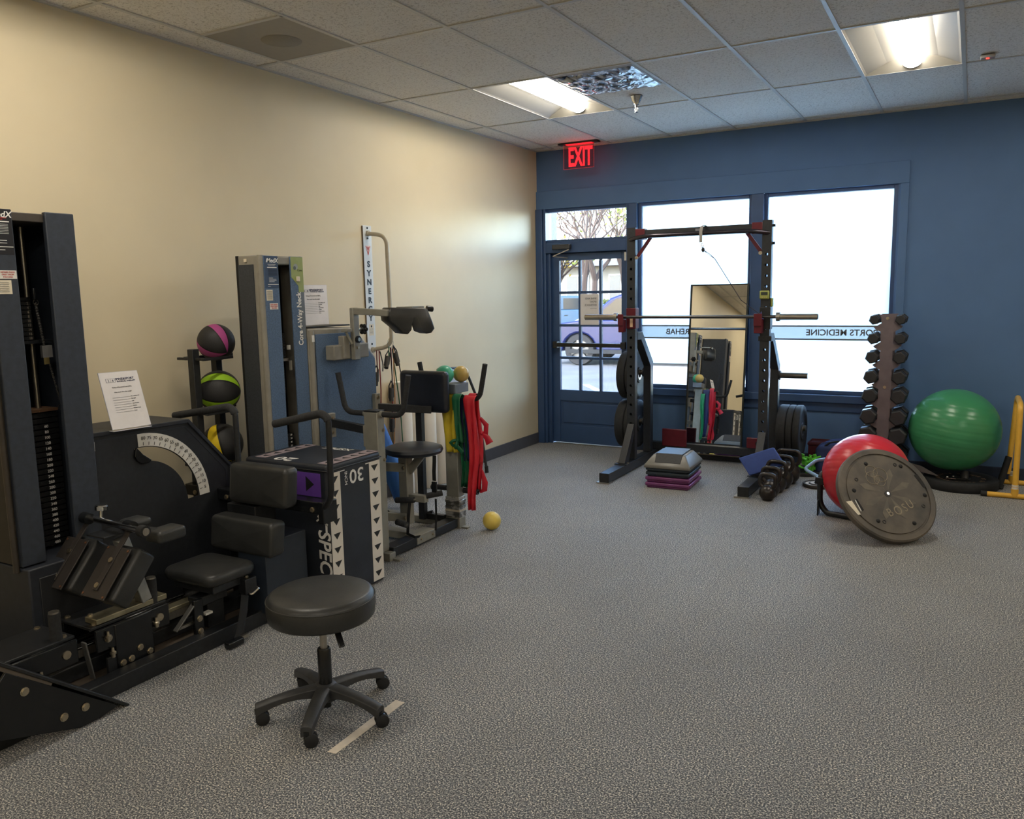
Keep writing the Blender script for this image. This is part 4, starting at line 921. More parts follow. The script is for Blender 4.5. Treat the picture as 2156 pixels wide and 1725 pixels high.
# base frame
M().box(-3.11, -3.0, 3.80, 3.86, 0, .05).build('base_foot', grey_tube, nk, bevel=.004); M().box(-3.0, -2.95, 3.83, 3.87, 0, .012).build('floor_lug', grey_tube, nk, bevel=.002)
M().box(-3.105, -3.015, 3.86, 4.58, .012, .07).build('base_rail', black_metal, nk, bevel=.004)
M().box(-3.12, -3.0, 4.58, 4.66, 0, .075).build('base_foot', grey_tube, nk, bevel=.004); M().box(-3.0, -2.95, 4.60, 4.64, 0, .012).build('floor_lug', grey_tube, nk, bevel=.002)
M().box(-3.11, -3.008, 4.10, 4.30, .02, .078).build('rail_sleeve', grey_tube, nk, bevel=.004)
for y in (4.14, 4.27): bolt((-3.008,y,.05), X, .007, nk)
M().box(-3.60, -3.11, 4.16, 4.24, .02, .07).build('cross_tube', grey_tube, nk, bevel=.004)
for y in (3.83, 4.62): M().box(-3.70, -3.11, y-.03, y+.03, 0, .05).build('cross_tube', grey_tube, nk, bevel=.004)
# seat with post and levers
M().lathe([(0,.59),(.155,.59),(.180,.60),(.188,.617),(.182,.634),(.15,.645),(.07,.652),(0,.653)], (-3.085,4.2,0), Z, 48).build('seat', vinyl_navy, nk)
M().box(-3.19, -3.125, 4.165, 4.235, .12, .59).build('seat_post', grey_tube, nk, bevel=.005)
M().bar((-3.13,4.2,.47), (-3.02,4.2,.59), .05, .02, (0,1,0)).build('seat_brace', grey_tube, nk, bevel=.002)
M().bar((-3.42,4.10,.50), (-3.14,4.17,.50), .03, .055).build('lower_arm', grey_tube, nk, bevel=.003); bolt((-3.14,4.15,.50), -Y, .010, nk)
M().bar((-3.42,4.10,.17), (-3.14,4.17,.17), .03, .055).build('lower_arm', grey_tube, nk, bevel=.003); bolt((-3.14,4.15,.17), -Y, .010, nk)
M().bar((-3.14,4.2,.30), (-3.0,4.2,.30), .045, .045).build('peg_bracket', grey_tube, nk, bevel=.003)
def peg(a, b, r=.019, tag_='foot_roller'): M().cyl(V(a), V(b), .009).build('peg_rod', steel, nk); M().cyl(V(a).lerp(V(b), .12), V(b), r, n=18).build(tag_, foam_grip, nk)
peg((-3.02,4.12,.31), (-3.16,4.09,.30)); peg((-3.02,4.2,.315), (-2.93,4.28,.33)); peg((-3.105,4.62,.27), (-3.25,4.62,.265)); peg((-3.0,4.62,.265), (-2.87,4.62,.265))
peg((-3.10,4.0,.19), (-3.0,3.98,.185)); peg((-3.30,4.55,.06), (-3.22,4.58,.09)); peg((-3.45,4.3,.16), (-3.36,4.25,.15), .02)
# back pad on black post
M().cushion((-3.20,4.50,.955), (.192,0,0), (0,.0,.14), (0,.03,0), .22, .15).build('back_pad', vinyl_navy, nk, smooth=60)
M().box(-3.30, -3.25, 4.52, 4.56, .05, .96).build('back_post', black_metal, nk, bevel=.003)
M().box(-3.30, -3.11, 4.545, 4.585, .05, .09).build('post_foot', black_metal, nk, bevel=.003)
web = MATS['black webbing']
def strap(name, pts, w_, fl=(0,1,0), parent=nk, m=web, th=.08, smooth_=True):
    pts = [V(p) for p in pts]
    return M().tube(pts, w_, 8, flat=(fl, th)).build(name, m, parent, smooth=60)
strap('belt_strap', [(-2.90,4.16,.60),(-2.895,4.15,.56),(-2.90,4.15,.50),(-2.90,4.15,.44)], .014, (1,0,0))
M().cushion((-2.90,4.15,.40), (.018,0,0), (0,0,.035), (0,.008,0), .3, .2).build('belt_buckle', black_gloss, nk)
strap('belt_strap', [(-3.24,4.10,.60),(-3.245,4.08,.54),(-3.24,4.08,.46)], .019, (1,0,0))
strap('belt_strap', [(-3.06,4.10,.30),(-3.06,4.08,.20),(-3.055,4.06,.10),(-3.0,4.06,.085),(-2.99,4.10,.08)], .012, (1,0,0))
strap('belt_strap', [(-2.97,4.26,.29),(-2.97,4.26,.18),(-2.965,4.24,.085)], .008, (1,0,0))
# tape round the post foot
tw = M()
rings = []
for k in range(7):
    z = .075+k*.021; j = .004 if k % 2 else .001
    tw.box(-3.11-j, -3.0+j, 4.58-j, 4.66+j, z, z+.020)
tw.build('wrapped_tape', mat('silver tape', (110,108,104), .3, .5, .9, 18, .6, 60, sharp=True), nk, bevel=.003)
M().box(-3.113, -2.995, 4.576, 4.662, .118, .132).build('torn_tape_edge', mat('torn tape', (200,190,170), .7), nk)
# ---------------------------------------------------------------- paper stand on the neck cabinet
A_ = P(643, 691, 'z', 1.428); B_ = P(693, 688, 'z', 1.428); A_.x = -3.50; 
A_ = P(640, 691, 'x', -3.50); B_ = P(693, 688, 'x', -3.50); A_.z = B_.z = 1.43
A_ = A_+(A_-B_)*.15
n_ = V((1,0,.30)).normalized()
t1 = onplane(636, 599, A_, n_); t2 = onplane(678, 602, A_, n_)
stand('paper_stand', 'white rating sheet in a clear stand on the blue grey neck machine cabinet', t1, t2, B_, A_)
# ---------------------------------------------------------------- wall bar with letters
wb = thing('wall_exercise_bar', 'white wall plate lettered SYNERGY with a bent cream tube bar', 'exercise bar', (-4.008, 4.955, 1.175))
cream_tube = mat('cream enamel tube', (176,168,150), .35, 0, .04)
pl_ = M().box(-4.007, -4.0, 4.902, 5.005, 1.175, 2.124).build('wall_plate', mat('white enamel plate', (216,220,222), .3, 0, .02), wb, bevel=.003)
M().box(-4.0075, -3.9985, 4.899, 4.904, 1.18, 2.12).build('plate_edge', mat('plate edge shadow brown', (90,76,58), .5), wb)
bp_ = fil([(-4.0,4.955,2.065),(-3.845,4.985,2.045),(-3.845,5.0,1.22),(-4.0,4.965,1.19)], .11, 8)
M().tube(bp_, .0155, 14).build('tube_bar', cream_tube, wb)
for z in (2.065, 1.19): M().cyl((-4.0,4.955,z), (-3.985,4.957,z), .022).build('bar_collar', cream_tube, wb)
for z in (2.105, 2.03, 1.235): M().cyl((-4.0,4.955,z), (-3.997,4.955,z), .008).build('screw', black_gloss, wb)
for s_, z in zip('SYNERGY', (1.836,1.768,1.701,1.633,1.566,1.499,1.431)): text(s_, .060, mat('slate ink', (44,54,64), .5), pl_, (-3.9995, 4.955, z), Y, Z, bold=.045, wide=1.15)
M().prism([(-3.9995,4.925,1.975),(-3.9995,4.985,1.975),(-3.9995,4.955,1.90)], (.0006,0,0)).build('emblem_field', mat('pale pink print', (222,196,190), .5), pl_, smooth=0)
q = M()
q.bar((-3.9985,4.955,1.91), (-3.9985,4.955,1.955), .001, .006, (0,1,0)); 
for s_ in (-1, 1): q.bar((-3.9985,4.955,1.94), (-3.9985,4.955+s_*.016,1.968), .001, .005, (0,1,0)); q.bar((-3.9985,4.955,1.905), (-3.9985,4.955+s_*.027,1.972), .001, .0025, (0,1,0))
q.ball((-3.9985,4.955,1.962), .0055, 10, 6, (.3,1,1)); q.build('emblem', red_ink, pl_)
M().box(-4.0, -3.9993, 4.93, 4.985, 1.30, 1.385).build('info_label', cream_label, pl_, smooth=0); M().cyl((-3.9993,4.957,1.37), (-3.9988,4.957,1.37), .008).build('label_dot', black_ink, pl_)
lines(pl_, grey_ink, (-3.9993,4.93,1.30), Y, Z, [(.005,.045,.05-.009*i,.0015) for i in range(5)])
# ---------------------------------------------------------------- resistance tubes hung on the wall bar
rg = mat('grey black handle foam', (48,46,42), .8, 0, .2, 60); cols = {'black': (24,24,26), 'red': (140,36,32), 'green': (24,84,50), 'tan': (168,120,72), 'dark red': (84,28,30)}
def tube_band(px0, py0, px1, py1, col, xh, label, loop=True, hx=None, knob=True, foam=True):
    a = P(px0, py0, 'x', xh); b = P(px1, py1, 'x', xh+.05); m = mat(col+' latex tube', cols[col], .5, 0, .1)
    t = thing('resistance_tube', label, 'exercise band', b, 'resistance tubes on the wall bar')
    mid = a.lerp(b, .5)+V((0,.015,-.01))
    pts = [a+V((0,0,0)), a.lerp(b, .25)+V((.0,.006,0)), mid, a.lerp(b, .75)+V((0,.012,0)), b]
    M().tube(pts, .0045, 7).build('cord', m, t)
    if foam:
        d = (a-b).normalized(); h0 = b+V((0,-.004,0))
        M().cyl(b, b+d*.10, .017, n=14).build('handle_grip', rg, t)
        M().tube([b+V((0,0,0)), b+d*.03+V((0,.028,0)), b+d*.12+V((0,.026,0)), b+d*.155], .0045, 6).tube([b+V((0,0,0)), b+d*.03-V((0,.028,0)), b+d*.12-V((0,.026,0)), b+d*.155], .0045, 6).build('handle_strap', web, t)
        M().tube([b+d*.155+V((0,.008*math.cos(k), .008*math.sin(k))) for k in [i*.785 for i in range(8)]], .002, 5, closed=True).build('ring', steel, t)
    return t
tube_band(793, 738, 791, 812, 'dark red', -3.92, 'short dark red tube with grey handle hanging nearest the neck machine cabinet')
tube_band(798, 738, 801, 900, 'red', -3.95, 'long red tube hanging down beside the neck machine cabinet', foam=False)
tube_band(800, 740, 806, 782, 'black', -3.90, 'short black tube with a ball end below the bottom of the cream bar', foam=False)
tube_band(819, 730, 813, 775, 'green', -3.86, 'dark green tube with a green sleeve, hanging at the bend of the wall bar')
tube_band(822, 732, 824, 845, 'black', -3.86, 'black tube with a long black handle hanging at mid height')
tube_band(823, 732, 826, 910, 'red', -3.88, 'long red tube whose black handle hangs lowest behind the seat')
tube_band(828, 732, 830, 940, 'tan', -3.90, 'long tan tube running straight down from the wall bar', foam=False)
tube_band(828, 728, 838, 770, 'black', -3.84, 'black tube with loose grey handle at the right of the wall bar')
tube_band(826, 735, 848, 930, 'green', -3.90, 'long thin green tube slanting right behind the seat', foam=False)
tube_band(835, 740, 868, 930, 'black', -3.90, 'long black tube slanting furthest right behind the back pad', foam=False)
kr = P(822, 722, 'x', -3.85)
q = M().tube([kr+V((.0,.035*math.cos(k), .035*math.sin(k))) for k in [i*math.pi/12 for i in range(24)]], .002, 5, closed=True); o = q.build('carabiner_ring', steel); tag(o, 'large thin steel ring around the bend of the wall bar', 'ring')
# ---------------------------------------------------------------- rollers behind the seat
wf = mat('white foam', (226,218,204), .7, 0, .02, 6)
def roller(px, py, r, h, label):
    g = P(px, py, 'z', 0); g.y -= .0
    if g.x < -4.0+r: g = V((-4.0+r, g.y-.0, 0))
    q = M().lathe([(0,0),(r*.96,0),(r,.004),(r,h-.004),(r*.96,h),(0,h)], (g.x, g.y, .002), Z, 32); o = q.build('foam_roller', wf, smooth=50); tag(o, label, 'foam roller', 'foam rollers behind the neck machine'); return o
for (y_, x_, h_, lb_) in ((5.20,-3.92,.92,'white foam roller standing against the wall, furthest left behind the seat'), (5.36,-3.92,.92,'white foam roller standing behind the black back post'), (5.53,-3.92,.92,'white foam roller standing third from the left behind the hanging straps'), (5.70,-3.92,.92,'white foam roller standing nearest the rear grey post')):
    q = M().lathe([(0,0),(.074,0),(.077,.004),(.077,h_-.004),(.074,h_),(0,h_)], (x_, y_, .002), Z, 32); o = q.build('foam_roller', wf, smooth=50); tag(o, lb_, 'foam roller', 'foam rollers behind the neck machine')
a = P(853, 1068, 'z', .07); b = P(790, 872, 'x', -3.93)
bf = mat('blue marbled foam', (44,92,168), .7, 0, 1.2, 22, .2, 90, rgb2=(70,128,206), stretch=(1,1,.12))
d_ = (b-a).normalized(); L_ = (b-a).length
a = V((-3.66,4.84,.085)); b = V((-3.905,4.66,.93)); d_ = (b-a).normalized()
q = M().lathe([(0,0),(.072,0),(.076,.004),(.076,.886),(.072,.89),(0,.89)], a-d_*.0, d_, 32); o = q.build('foam_roller', bf, smooth=50); tag(o, 'long blue foam roller leaning against the wall behind the neck machine', 'foam roller', 'foam rollers behind the neck machine')
# ---------------------------------------------------------------- folded walker with white cloth behind the machine
wk = thing('folded_walker', 'folded black tube walker leaning on the wall beyond the neck machine', 'walker', (-3.85, 6.0, 0))
wpt = [P(1025, 993, 'z', .012), P(1003, 835, 'x', -3.88), P(985, 790, 'x', -3.93), P(975, 775, 'x', -3.95), P(928, 777, 'x', -3.95)]
M().tube(fil(wpt, .05, 4), .0125, 10).build('side_frame', black_metal, wk); M().cyl(wpt[0]-V((0,0,.010)), wpt[0]+V((-.004,.0,.05)), .017).build('rubber_tip', rubber, wk)
w2 = [P(978, 985, 'z', .012), P(972, 880, 'x', -3.93), P(925, 790, 'x', -3.95), P(922, 777, 'x', -3.95)]
M().tube(fil(w2, .05, 4), .0125, 10).build('side_frame', black_metal, wk); M().cyl(w2[0]-V((0,0,.010)), w2[0]+V((0,0,.05)), .017).build('rubber_tip', rubber, wk)
M().tube([w2[1], wpt[1].lerp(wpt[0], .3)], .009, 8).build('cross_brace', steel, wk)
q = M(); vs = []; fs = []; n = 12
c00, c10, c01, c11 = P(936, 776, 'x', -3.93), P(976, 781, 'x', -3.92), P(941, 818, 'x', -3.92), P(982, 822, 'x', -3.89)
for i in range(n+1):
    for j in range(n+1):
        u_, v_ = i/n, j/n; p = (c00*(1-u_)+c10*u_)*(1-v_)+(c01*(1-u_)+c11*u_)*v_; vs.append(p+X*(.012*math.sin(u_*9)*v_+.006*math.sin(v_*14+u_*5)))
fs = [(a_*(n+1)+b_, (a_+1)*(n+1)+b_, (a_+1)*(n+1)+b_+1, a_*(n+1)+b_+1) for a_ in range(n) for b_ in range(n)]
o = q.add(vs, fs).build('white_cloth', mat('pale blue white cloth', (198,210,228), .8, 0, .03, 20, .3, 200), smooth=80); o.modifiers.new('s', 'SOLIDIFY').thickness = .003; tag(o, 'pale cloth draped over the top of the folded walker', 'cloth')
# small balls on the rear post block, yellow ball on the floor
def smallball(c, r, m, label, grp=None):
    o = M().ball((0,0,0), r, 32, 20).build('toning_ball', m, local=True, smooth=80); o.location = c; tag(o, label, 'ball', grp); return o
smallball((-3.10,4.60,1.062), .063, mat('mint green ball', (70,172,140), .35, 0, .03, 20), 'mint green toning ball resting on the rear post behind the back pad')
smallball((-3.04,4.712,1.058), .056, mat('gold ball', (196,168,96), .3, 0, .03, 20), 'gold toning ball resting on the rear post right of the mint ball')
g = P(1032, 1100, 'z', .062); g = V((-2.79,4.66,.064))
smallball(g, .063, mat('pale yellow ball', (214,190,92), .3, 0, .05, 12, .1, 120), 'pale yellow toning ball alone on the carpet beside the neck machine')
# ---------------------------------------------------------------- latex bands draped over the right-hand handle of the rear post
def band(name, x0, x1, y, z0, drops, col, label, wob=.01, tail=None):
    """a strip over the tube at z0: front tail hangs at y-, rear tail at y+"""
    m = mat(col[0], col[1], .45, 0, .06, 14, .2, 60)
    t = None; q = M(); rows = []
    front, rear = drops; n = 16
    for k in range(n+1):
        f = k/n; rows.append((y-.022-.01*f, z0-.004-front*(1-f)))
    rows = sorted(rows, key=lambda r: r[1])
    rows += [(y-.016, z0+.014), (y, z0+.021), (y+.016, z0+.014)]
    for k in range(n+1):
        f = k/n; rows.append((y+.022+.012*f, z0-.004-rear*f))
    vs = []; w = 8
    for i, (yy, zz) in enumerate(rows):
        dz = max(0, z0-zz); taper = 1-.35*min(1, dz/.5)
        for j in range(w+1):
            u_ = j/w-.5; xx = (x0+x1)/2+(x1-x0)*u_*taper+.012*math.sin(dz*9+x0*7)
            vs.append((xx, yy+wob*math.sin(u_*11+dz*6)*min(1, dz*6), zz))
    fs = [(a_*(w+1)+b_, (a_+1)*(w+1)+b_, (a_+1)*(w+1)+b_+1, a_*(w+1)+b_+1) for a_ in range(len(rows)-1) for b_ in range(w)]
    o = q.add(vs, fs).build(name, m, smooth=80); o.modifiers.new('s', 'SOLIDIFY').thickness = .0015
    tag(o, label, 'exercise band', 'latex bands on the rear handle'); return o
yb_, zb_ = 4.62, .905
band('latex_band', -3.10, -2.975, yb_-.034, zb_+.008, (.37,.28), ('yellow latex', (204,180,44)), 'yellow latex band draped next to the rear post', .014)
gb_ = band('latex_band', -3.0, -2.935, yb_-.045, zb_+.012, (.30,.62), ('green latex', (28,98,66)), 'dark green latex band knotted over the yellow band', .012)
M().tube([V((-3.0+.022*math.cos(k*.7)*(1+.3*math.sin(k*2)), yb_-.072+.012*math.sin(k*1.3), .60+.026*math.sin(k*.7))) for k in range(12)], .011, 8).build('knot', MATS['green latex'], gb_, smooth=80)
M().tube([(-3.0,yb_-.07,.60),(-2.97,yb_-.075,.575),(-2.94,yb_-.07,.545)], .016, 8, flat=((0,0,1),.3)).build('knot_tail', MATS['green latex'], gb_, smooth=80)
band('latex_band', -2.985, -2.90, yb_+.004, zb_-.002, (.42,.60), ('navy latex', (34,42,88)), 'navy blue latex band hanging between the green and red bands', .01)
o = band('latex_band', -3.01, -2.955, yb_+.02, zb_-.06, (.45,.58), ('bright green latex', (30,140,92)), 'bright green latex band whose end shows lowest below the navy band', .012)
rd = band('latex_band', -2.925, -2.835, yb_-.02, zb_+.004, (.76,.45), ('red latex', (204,38,52)), 'red latex band with the longest tail, draped at the upright black grip', .012)
rd2 = band('latex_band', -2.90, -2.845, yb_-.004, zb_+.016, (.55,.66), ('crimson latex', (190,28,50)), 'crimson latex band tied in a bow behind the longest red band', .012)
q = M(); c_ = V((-2.815,4.60,.68))
q.tube([c_+V((-.01,0,.10)), c_+V((.035,0,.055)), c_+V((.03,0,.0)), c_+V((-.01,0,-.01))], [.012,.02,.02,.008], 8, flat=((0,0,1),.35)); q.tube([c_+V((0,0,0)), c_+V((.045,-.01,-.03)), c_+V((.065,-.01,-.065))], [.008,.024,.03], 8, flat=((1,0,1),.3)); q.ball(c_, .014, 10, 8)
q.build('bow', MATS['crimson latex'], rd2, smooth=80)
M().tube([(-2.84,4.63,.42),(-2.825,4.64,.33),(-2.83,4.64,.28),(-2.86,4.63,.26)], [.006,.02,.02,.006], 8, flat=((0,0,1),.35)).build('tail_loop', MATS['crimson latex'], rd2, smooth=80)
# framed poster on the cream wall, seen in the mirror
pf = thing('framed_poster', 'black framed anatomy poster on the cream wall, seen only in the mirror', 'picture', (-4.0, .75, 1.5))
M().box(-4.007, -3.995, .50, 1.05, 1.15, 1.90).build('print', mat('pale poster print', (226,208,188), .5, 0, 1.5, 9, rgb2=(196,150,130)), pf, smooth=0)
for a_, b_, c__, d__ in ((.47,.50,1.12,1.93),(1.05,1.08,1.12,1.93),(.47,1.08,1.12,1.15),(.47,1.08,1.90,1.93)): M().box(-4.007, -3.985, a_, b_, c__, d__).build('frame', black_gloss, pf, bevel=.003)
# ---------------------------------------------------------------- squat rack
rk = thing('squat_rack', 'tall black squat rack with drilled uprights and pull-up beam in front of the windows', 'squat rack', (-2.04, 7.0, 0))
rack_m = mat('rack grey black', (34,37,41), .4, 0, .12, 50, .15, 400)
RY = 6.85; UXL, UXR = (-2.66, -2.585), (-1.505, -1.43)
for (xa, xb) in (UXL, UXR):
    xm = (xa+xb)/2; ht = 2.14
    holes = [circ(0, z_, .0125, 10) for z_ in [.42+.0855*k for k in range(18)]]
    for yy in (RY, RY+.057):
        flat([[(-.0375,.1),(.0375,.1),(.0375,ht),(-.0375,ht)]]+holes, .003, 'upright', rack_m, rk, (xm,yy,0), X, Z)
    M().box(xa, xa+.003, RY, RY+.057, .1, ht).build('upright_side', rack_m, rk); M().box(xb-.003, xb, RY, RY+.057, .1, ht).build('upright_side', rack_m, rk)
    M().box(xa, xb, RY, RY+.06, ht, ht+.004).build('upright_cap', black_metal, rk)
    M().box(xa-.005, xb+.005, 6.235, 7.62, .012, .088).build('base_foot', rack_m, rk, bevel=.003)
    M().box(xa-.004, xb+.004, 6.225, 6.236, .012, .088).build('foot_end_cap', rubber, rk)
    M().box(xa-.03, xb+.01, 6.215, 6.30, 0, .012).build('foot_plate', steel, rk)
    M().prism([(xa+.006,6.62,.098),(xa+.006,6.72,.098),(xa+.006,RY,.32),(xa+.006,RY,.42)], (.063,0,0)).build('foot_gusset', rack_m, rk, bevel=.003)
    M().box(xa-.02, xb+.02, 6.60, 6.72, .088, .096).build('gusset_plate', rack_m, rk); bolt((xa-.008,6.66,.096), Z, .010, rk); bolt((xb+.008,6.66,.096), Z, .010, rk)
    pts = [(6.92,1.205), (7.03,1.205), (7.30,.93), (7.30,.09)]
    q = M(); off = .0375
    poly = [(6.92,1.235),(7.045,1.235),(7.34,.94),(7.34,.09),(7.265,.09),(7.265,.905),(7.015,1.165),(6.92,1.165)]
    q.prism([(xa+.002,y,z) for y, z in poly], (.071,0,0)); q.build('rear_strut', rack_m, rk, bevel=.004)
    M().box(xa+.01, xb-.01, 7.27, 7.34, .045, .10).build('strut_foot', rack_m, rk)
# beam and pull-up bar
bz = 2.085
M().box(UXL[1], UXR[0], RY+.005, RY+.065, bz-.035, bz+.035).build('cross_beam', rack_m, rk, bevel=.003)
q = fil([(UXL[0]+.01,RY+.02,bz-.045),(UXL[1]+.05,RY-.05,bz-.028),(UXL[1]+.16,RY-.07,bz-.022),(UXR[0]-.16,RY-.07,bz-.022),(UXR[0]-.05,RY-.05,bz-.028),(UXR[1]-.01,RY+.02,bz-.045)], .08, 6)
M().tube(q, .018, 14).build('pull_up_bar', mat('gloss dark tube', (62,58,64), .2, .7), rk)
for s_, xx in ((1, UXL[1]), (-1, UXR[0])):
    M().box(xx, xx+s_*.085, RY-.004, RY+.07, bz-.045, bz+.045).build('end_flange', red_metal, rk, bevel=.004)
    M().bar((xx+s_*.13,RY+.03,bz-.03), (xx+s_*.012,RY+.03,bz-.19), .03, .012, (0,1,0)).build('corner_brace', red_metal, rk, bevel=.002)
    bolt((xx+s_*.012,RY+.0,bz-.20), -Y, .012, rk)
lg = M().cyl((-2.05,RY-.089,bz-.018), (-2.05,RY-.0885,bz-.018), .017); 
M().box(-2.055, -1.995, RY+.002, RY+.004, bz-.02, bz+.02).build('beam_badge', mat('grey badge', (128,130,134), .4), rk); 
for z_ in (2.10, 1.96): M().cyl((UXR[1],RY+.035,z_), (UXR[1]+.02,RY+.035,z_), .011, n=8).build('side_bolt', black_gloss, rk)
for s_, (xa, xb) in ((-1, UXL), (1, UXR)):
    cx_ = xa-.012 if s_ < 0 else xa-.0
    M().box(xa-.006, xb+.006, RY-.006, RY+.08, 1.27, 1.45).build('hook_sleeve', red_metal if s_ < 0 else black_metal, rk, bevel=.003)
    M().box(xa-.055 if s_ < 0 else xa-.035, xa-.006 if s_ < 0 else xa+.03, RY-.075, RY-.006, 1.24, 1.355).build('bar_hook', red_metal, rk, bevel=.006)
    M().box(xa-.055 if s_ < 0 else xa-.035, xa-.006 if s_ < 0 else xa+.03, RY-.085, RY-.072, 1.30, 1.40).build('hook_lip', red_metal, rk, bevel=.003)
M().box(UXL[0]+.03, UXL[0]+.055, RY-.009, RY-.006, 1.285, 1.36).build('hook_label', mat('orange white label', (240,206,170), .5), rk)
M().box(UXR[0]-.012, UXR[1]+.02, RY-.01, RY+.08, 1.175, 1.215).build('band_peg', black_metal, rk, bevel=.004)
# rear cross members and red ends
M().box(-2.655, -1.44, 7.42, 7.49, .09, .16).build('rear_cross_beam', rack_m, rk, bevel=.003)
M().box(-2.52, -2.28, 7.40, 7.418, .13, .30).build('red_panel', red_metal, rk, bevel=.01)
M().box(-1.72, -1.56, 7.38, 7.40, .17, .27).build('red_bracket', red_metal, rk, bevel=.02)
M().cyl((-1.62,7.379,.22), (-1.62,7.377,.22), .02).build('bracket_hole', black_ink, rk)
for (sx_, zz) in ((-1, 1.0), (-1, .37), (1, .86), (1, .42)):
    x0_ = UXL[0] if sx_ < 0 else UXR[1]
    if sx_ < 0: zz = .84 if zz == 1.0 else .375
    if sx_ > 0: zz = .853 if zz == .86 else .40
    M().cyl((x0_,7.30,zz), (x0_+sx_*.235,7.30,zz), .0245, n=20).build('plate_peg', mat('peg steel', (110,106,98), .3, .9), rk)
    M().cyl((x0_,7.30,zz), (x0_+sx_*.012,7.30,zz), .04).build('peg_collar', black_metal, rk)
def bumper(x, y, z, w_, label, R=.225, face=1, word=None, grp='bumper plates on the squat rack'):
    t = thing('bumper_plate', label, 'weight plate', (x, y, z), grp)
    h = w_/2
    M().lathe([(.026,-h),(.07,-h),(.075,-h+.008),(R*.72,-h+.008),(R*.78,-h),(R*.97,-h),(R,-h+.008),(R,h-.008),(R*.97,h),(R*.78,h),(R*.72,h-.008),(.075,h-.008),(.07,h),(.026,h),(.026,-h)], (x,y,z), X, 48).build('rubber_body', rubber, t, smooth=50)
    M().lathe([(.0255,-h-.001),(.045,-h-.001),(.045,-h+.002)], (x,y,z), X, 24).lathe([(.045,h-.002),(.045,h+.001),(.0255,h+.001)], (x,y,z), X, 24).build('steel_hub', steel, t)
    if word:
        for i, s_ in enumerate(word):
            a = math.radians(60-i*13); text(s_, .04, mat('dull grey ink', (120,120,124), .6), t, (x+h+.001, y+R*.86*math.cos(a), z+R*.86*math.sin(a)), V((0,math.sin(a),-math.cos(a))), V((0,math.cos(a),math.sin(a))), bold=.01)
    return t
bumper(-2.735, 7.285, .815, .07, 'black bumper plate on the upper left peg, nearest the rack strut', word='STANDARD')
bumper(-2.815, 7.285, .815, .075, 'black bumper plate on the upper left peg, outer one towards the door')
bumper(-2.74, 7.285, .352, .085, 'thick black bumper plate on the lower left peg, nearest the rack strut')
bumper(-2.83, 7.285, .352, .085, 'thick black bumper plate on the lower left peg, outer one towards the door')
bumper(-1.37, 7.285, .375, .075, 'black bumper plate on the right peg, innermost of three')
bumper(-1.303, 7.285, .375, .05, 'black bumper plate on the right peg, middle of three')
bumper(-1.245, 7.285, .375, .055, 'black bumper plate on the right peg, outermost of three')
# barbell
bb = thing('barbell', 'steel barbell with bare sleeves resting in the red hooks of the squat rack', 'barbell', (-2.04, RY-.035, 1.373))
yb0 = RY-.036
M().cyl((-2.74,yb0,1.373), (-1.36,yb0,1.373), .0135, n=16).build('shaft', mat('worn bar steel', (92,90,90), .3, .9), bb)
for xa, xb in ((-2.735,-3.045), (-1.37,-1.055)):
    s_ = 1 if xb > xa else -1
    M().cyl((xa+s_*.03,yb0,1.373), (xb,yb0,1.373), .0245, n=24).build('sleeve', mat('sleeve steel', (168,160,146), .28, .95), bb)
    M().cyl((xa,yb0,1.373), (xa+s_*.03,yb0,1.373), .036, n=24).build('collar', steel, bb)
    M().cyl((xb,yb0,1.373), (xb+s_*.003,yb0,1.373), .020, n=20).build('end_cap', black_metal, bb)
# strap, carabiner and cord from the beam
sp = thing('pull_up_strap', 'grey webbing loop with cord hung over the pull-up beam and tied to the right upright', 'strap', (-2.0, RY-.06, bz))
gw = mat('grey webbing', (150,146,140), .8, 0, .05, 200)
xs_ = P(1478, 490, 'y', RY-.06).x
M().tube([(xs_,RY-.092,bz-.10),(xs_,RY-.094,bz-.01),(xs_,RY-.07,bz+.03),(xs_,RY-.01,bz+.044),(xs_,RY+.072,bz+.038),(xs_,RY+.075,bz-.03)], .013, 8, flat=((1,0,0),.12)).build('webbing_loop', gw, sp)
M().tube([V((xs_+.012+.008*math.cos(k), RY-.09, bz-.125+.018*math.sin(k))) for k in [i*.52 for i in range(12)]], .003, 6, closed=True).build('carabiner', chrome, sp)
kk = V((xs_+.02, RY-.09, bz-.16)); M().ball(kk, .014, 14, 10, (1,1,1.4)).build('cord_stop', black_gloss, sp)
e_ = P(1560, 632, 'y', RY-.07); f_ = P(1600, 662, 'y', RY-.05); m_ = P(1505, 545, 'y', RY-.09)
M().tube([kk, kk.lerp(m_, .5)+V((.008,0,0)), m_, e_, f_], .0034, 6).tube([kk, kk.lerp(m_, .5)-V((.008,0,0)), m_], .002, 5).build('cord', mat('dark cord', (44,46,60), .7), sp)
M().tube([f_, f_+V((.01,0,.02)), f_+V((.015,-.01,-.0)), f_+V((.0,-.01,-.02)), f_+V((.03,0,-.04))], .0035, 6).build('knot', mat('violet cord', (88,92,150), .7), sp)
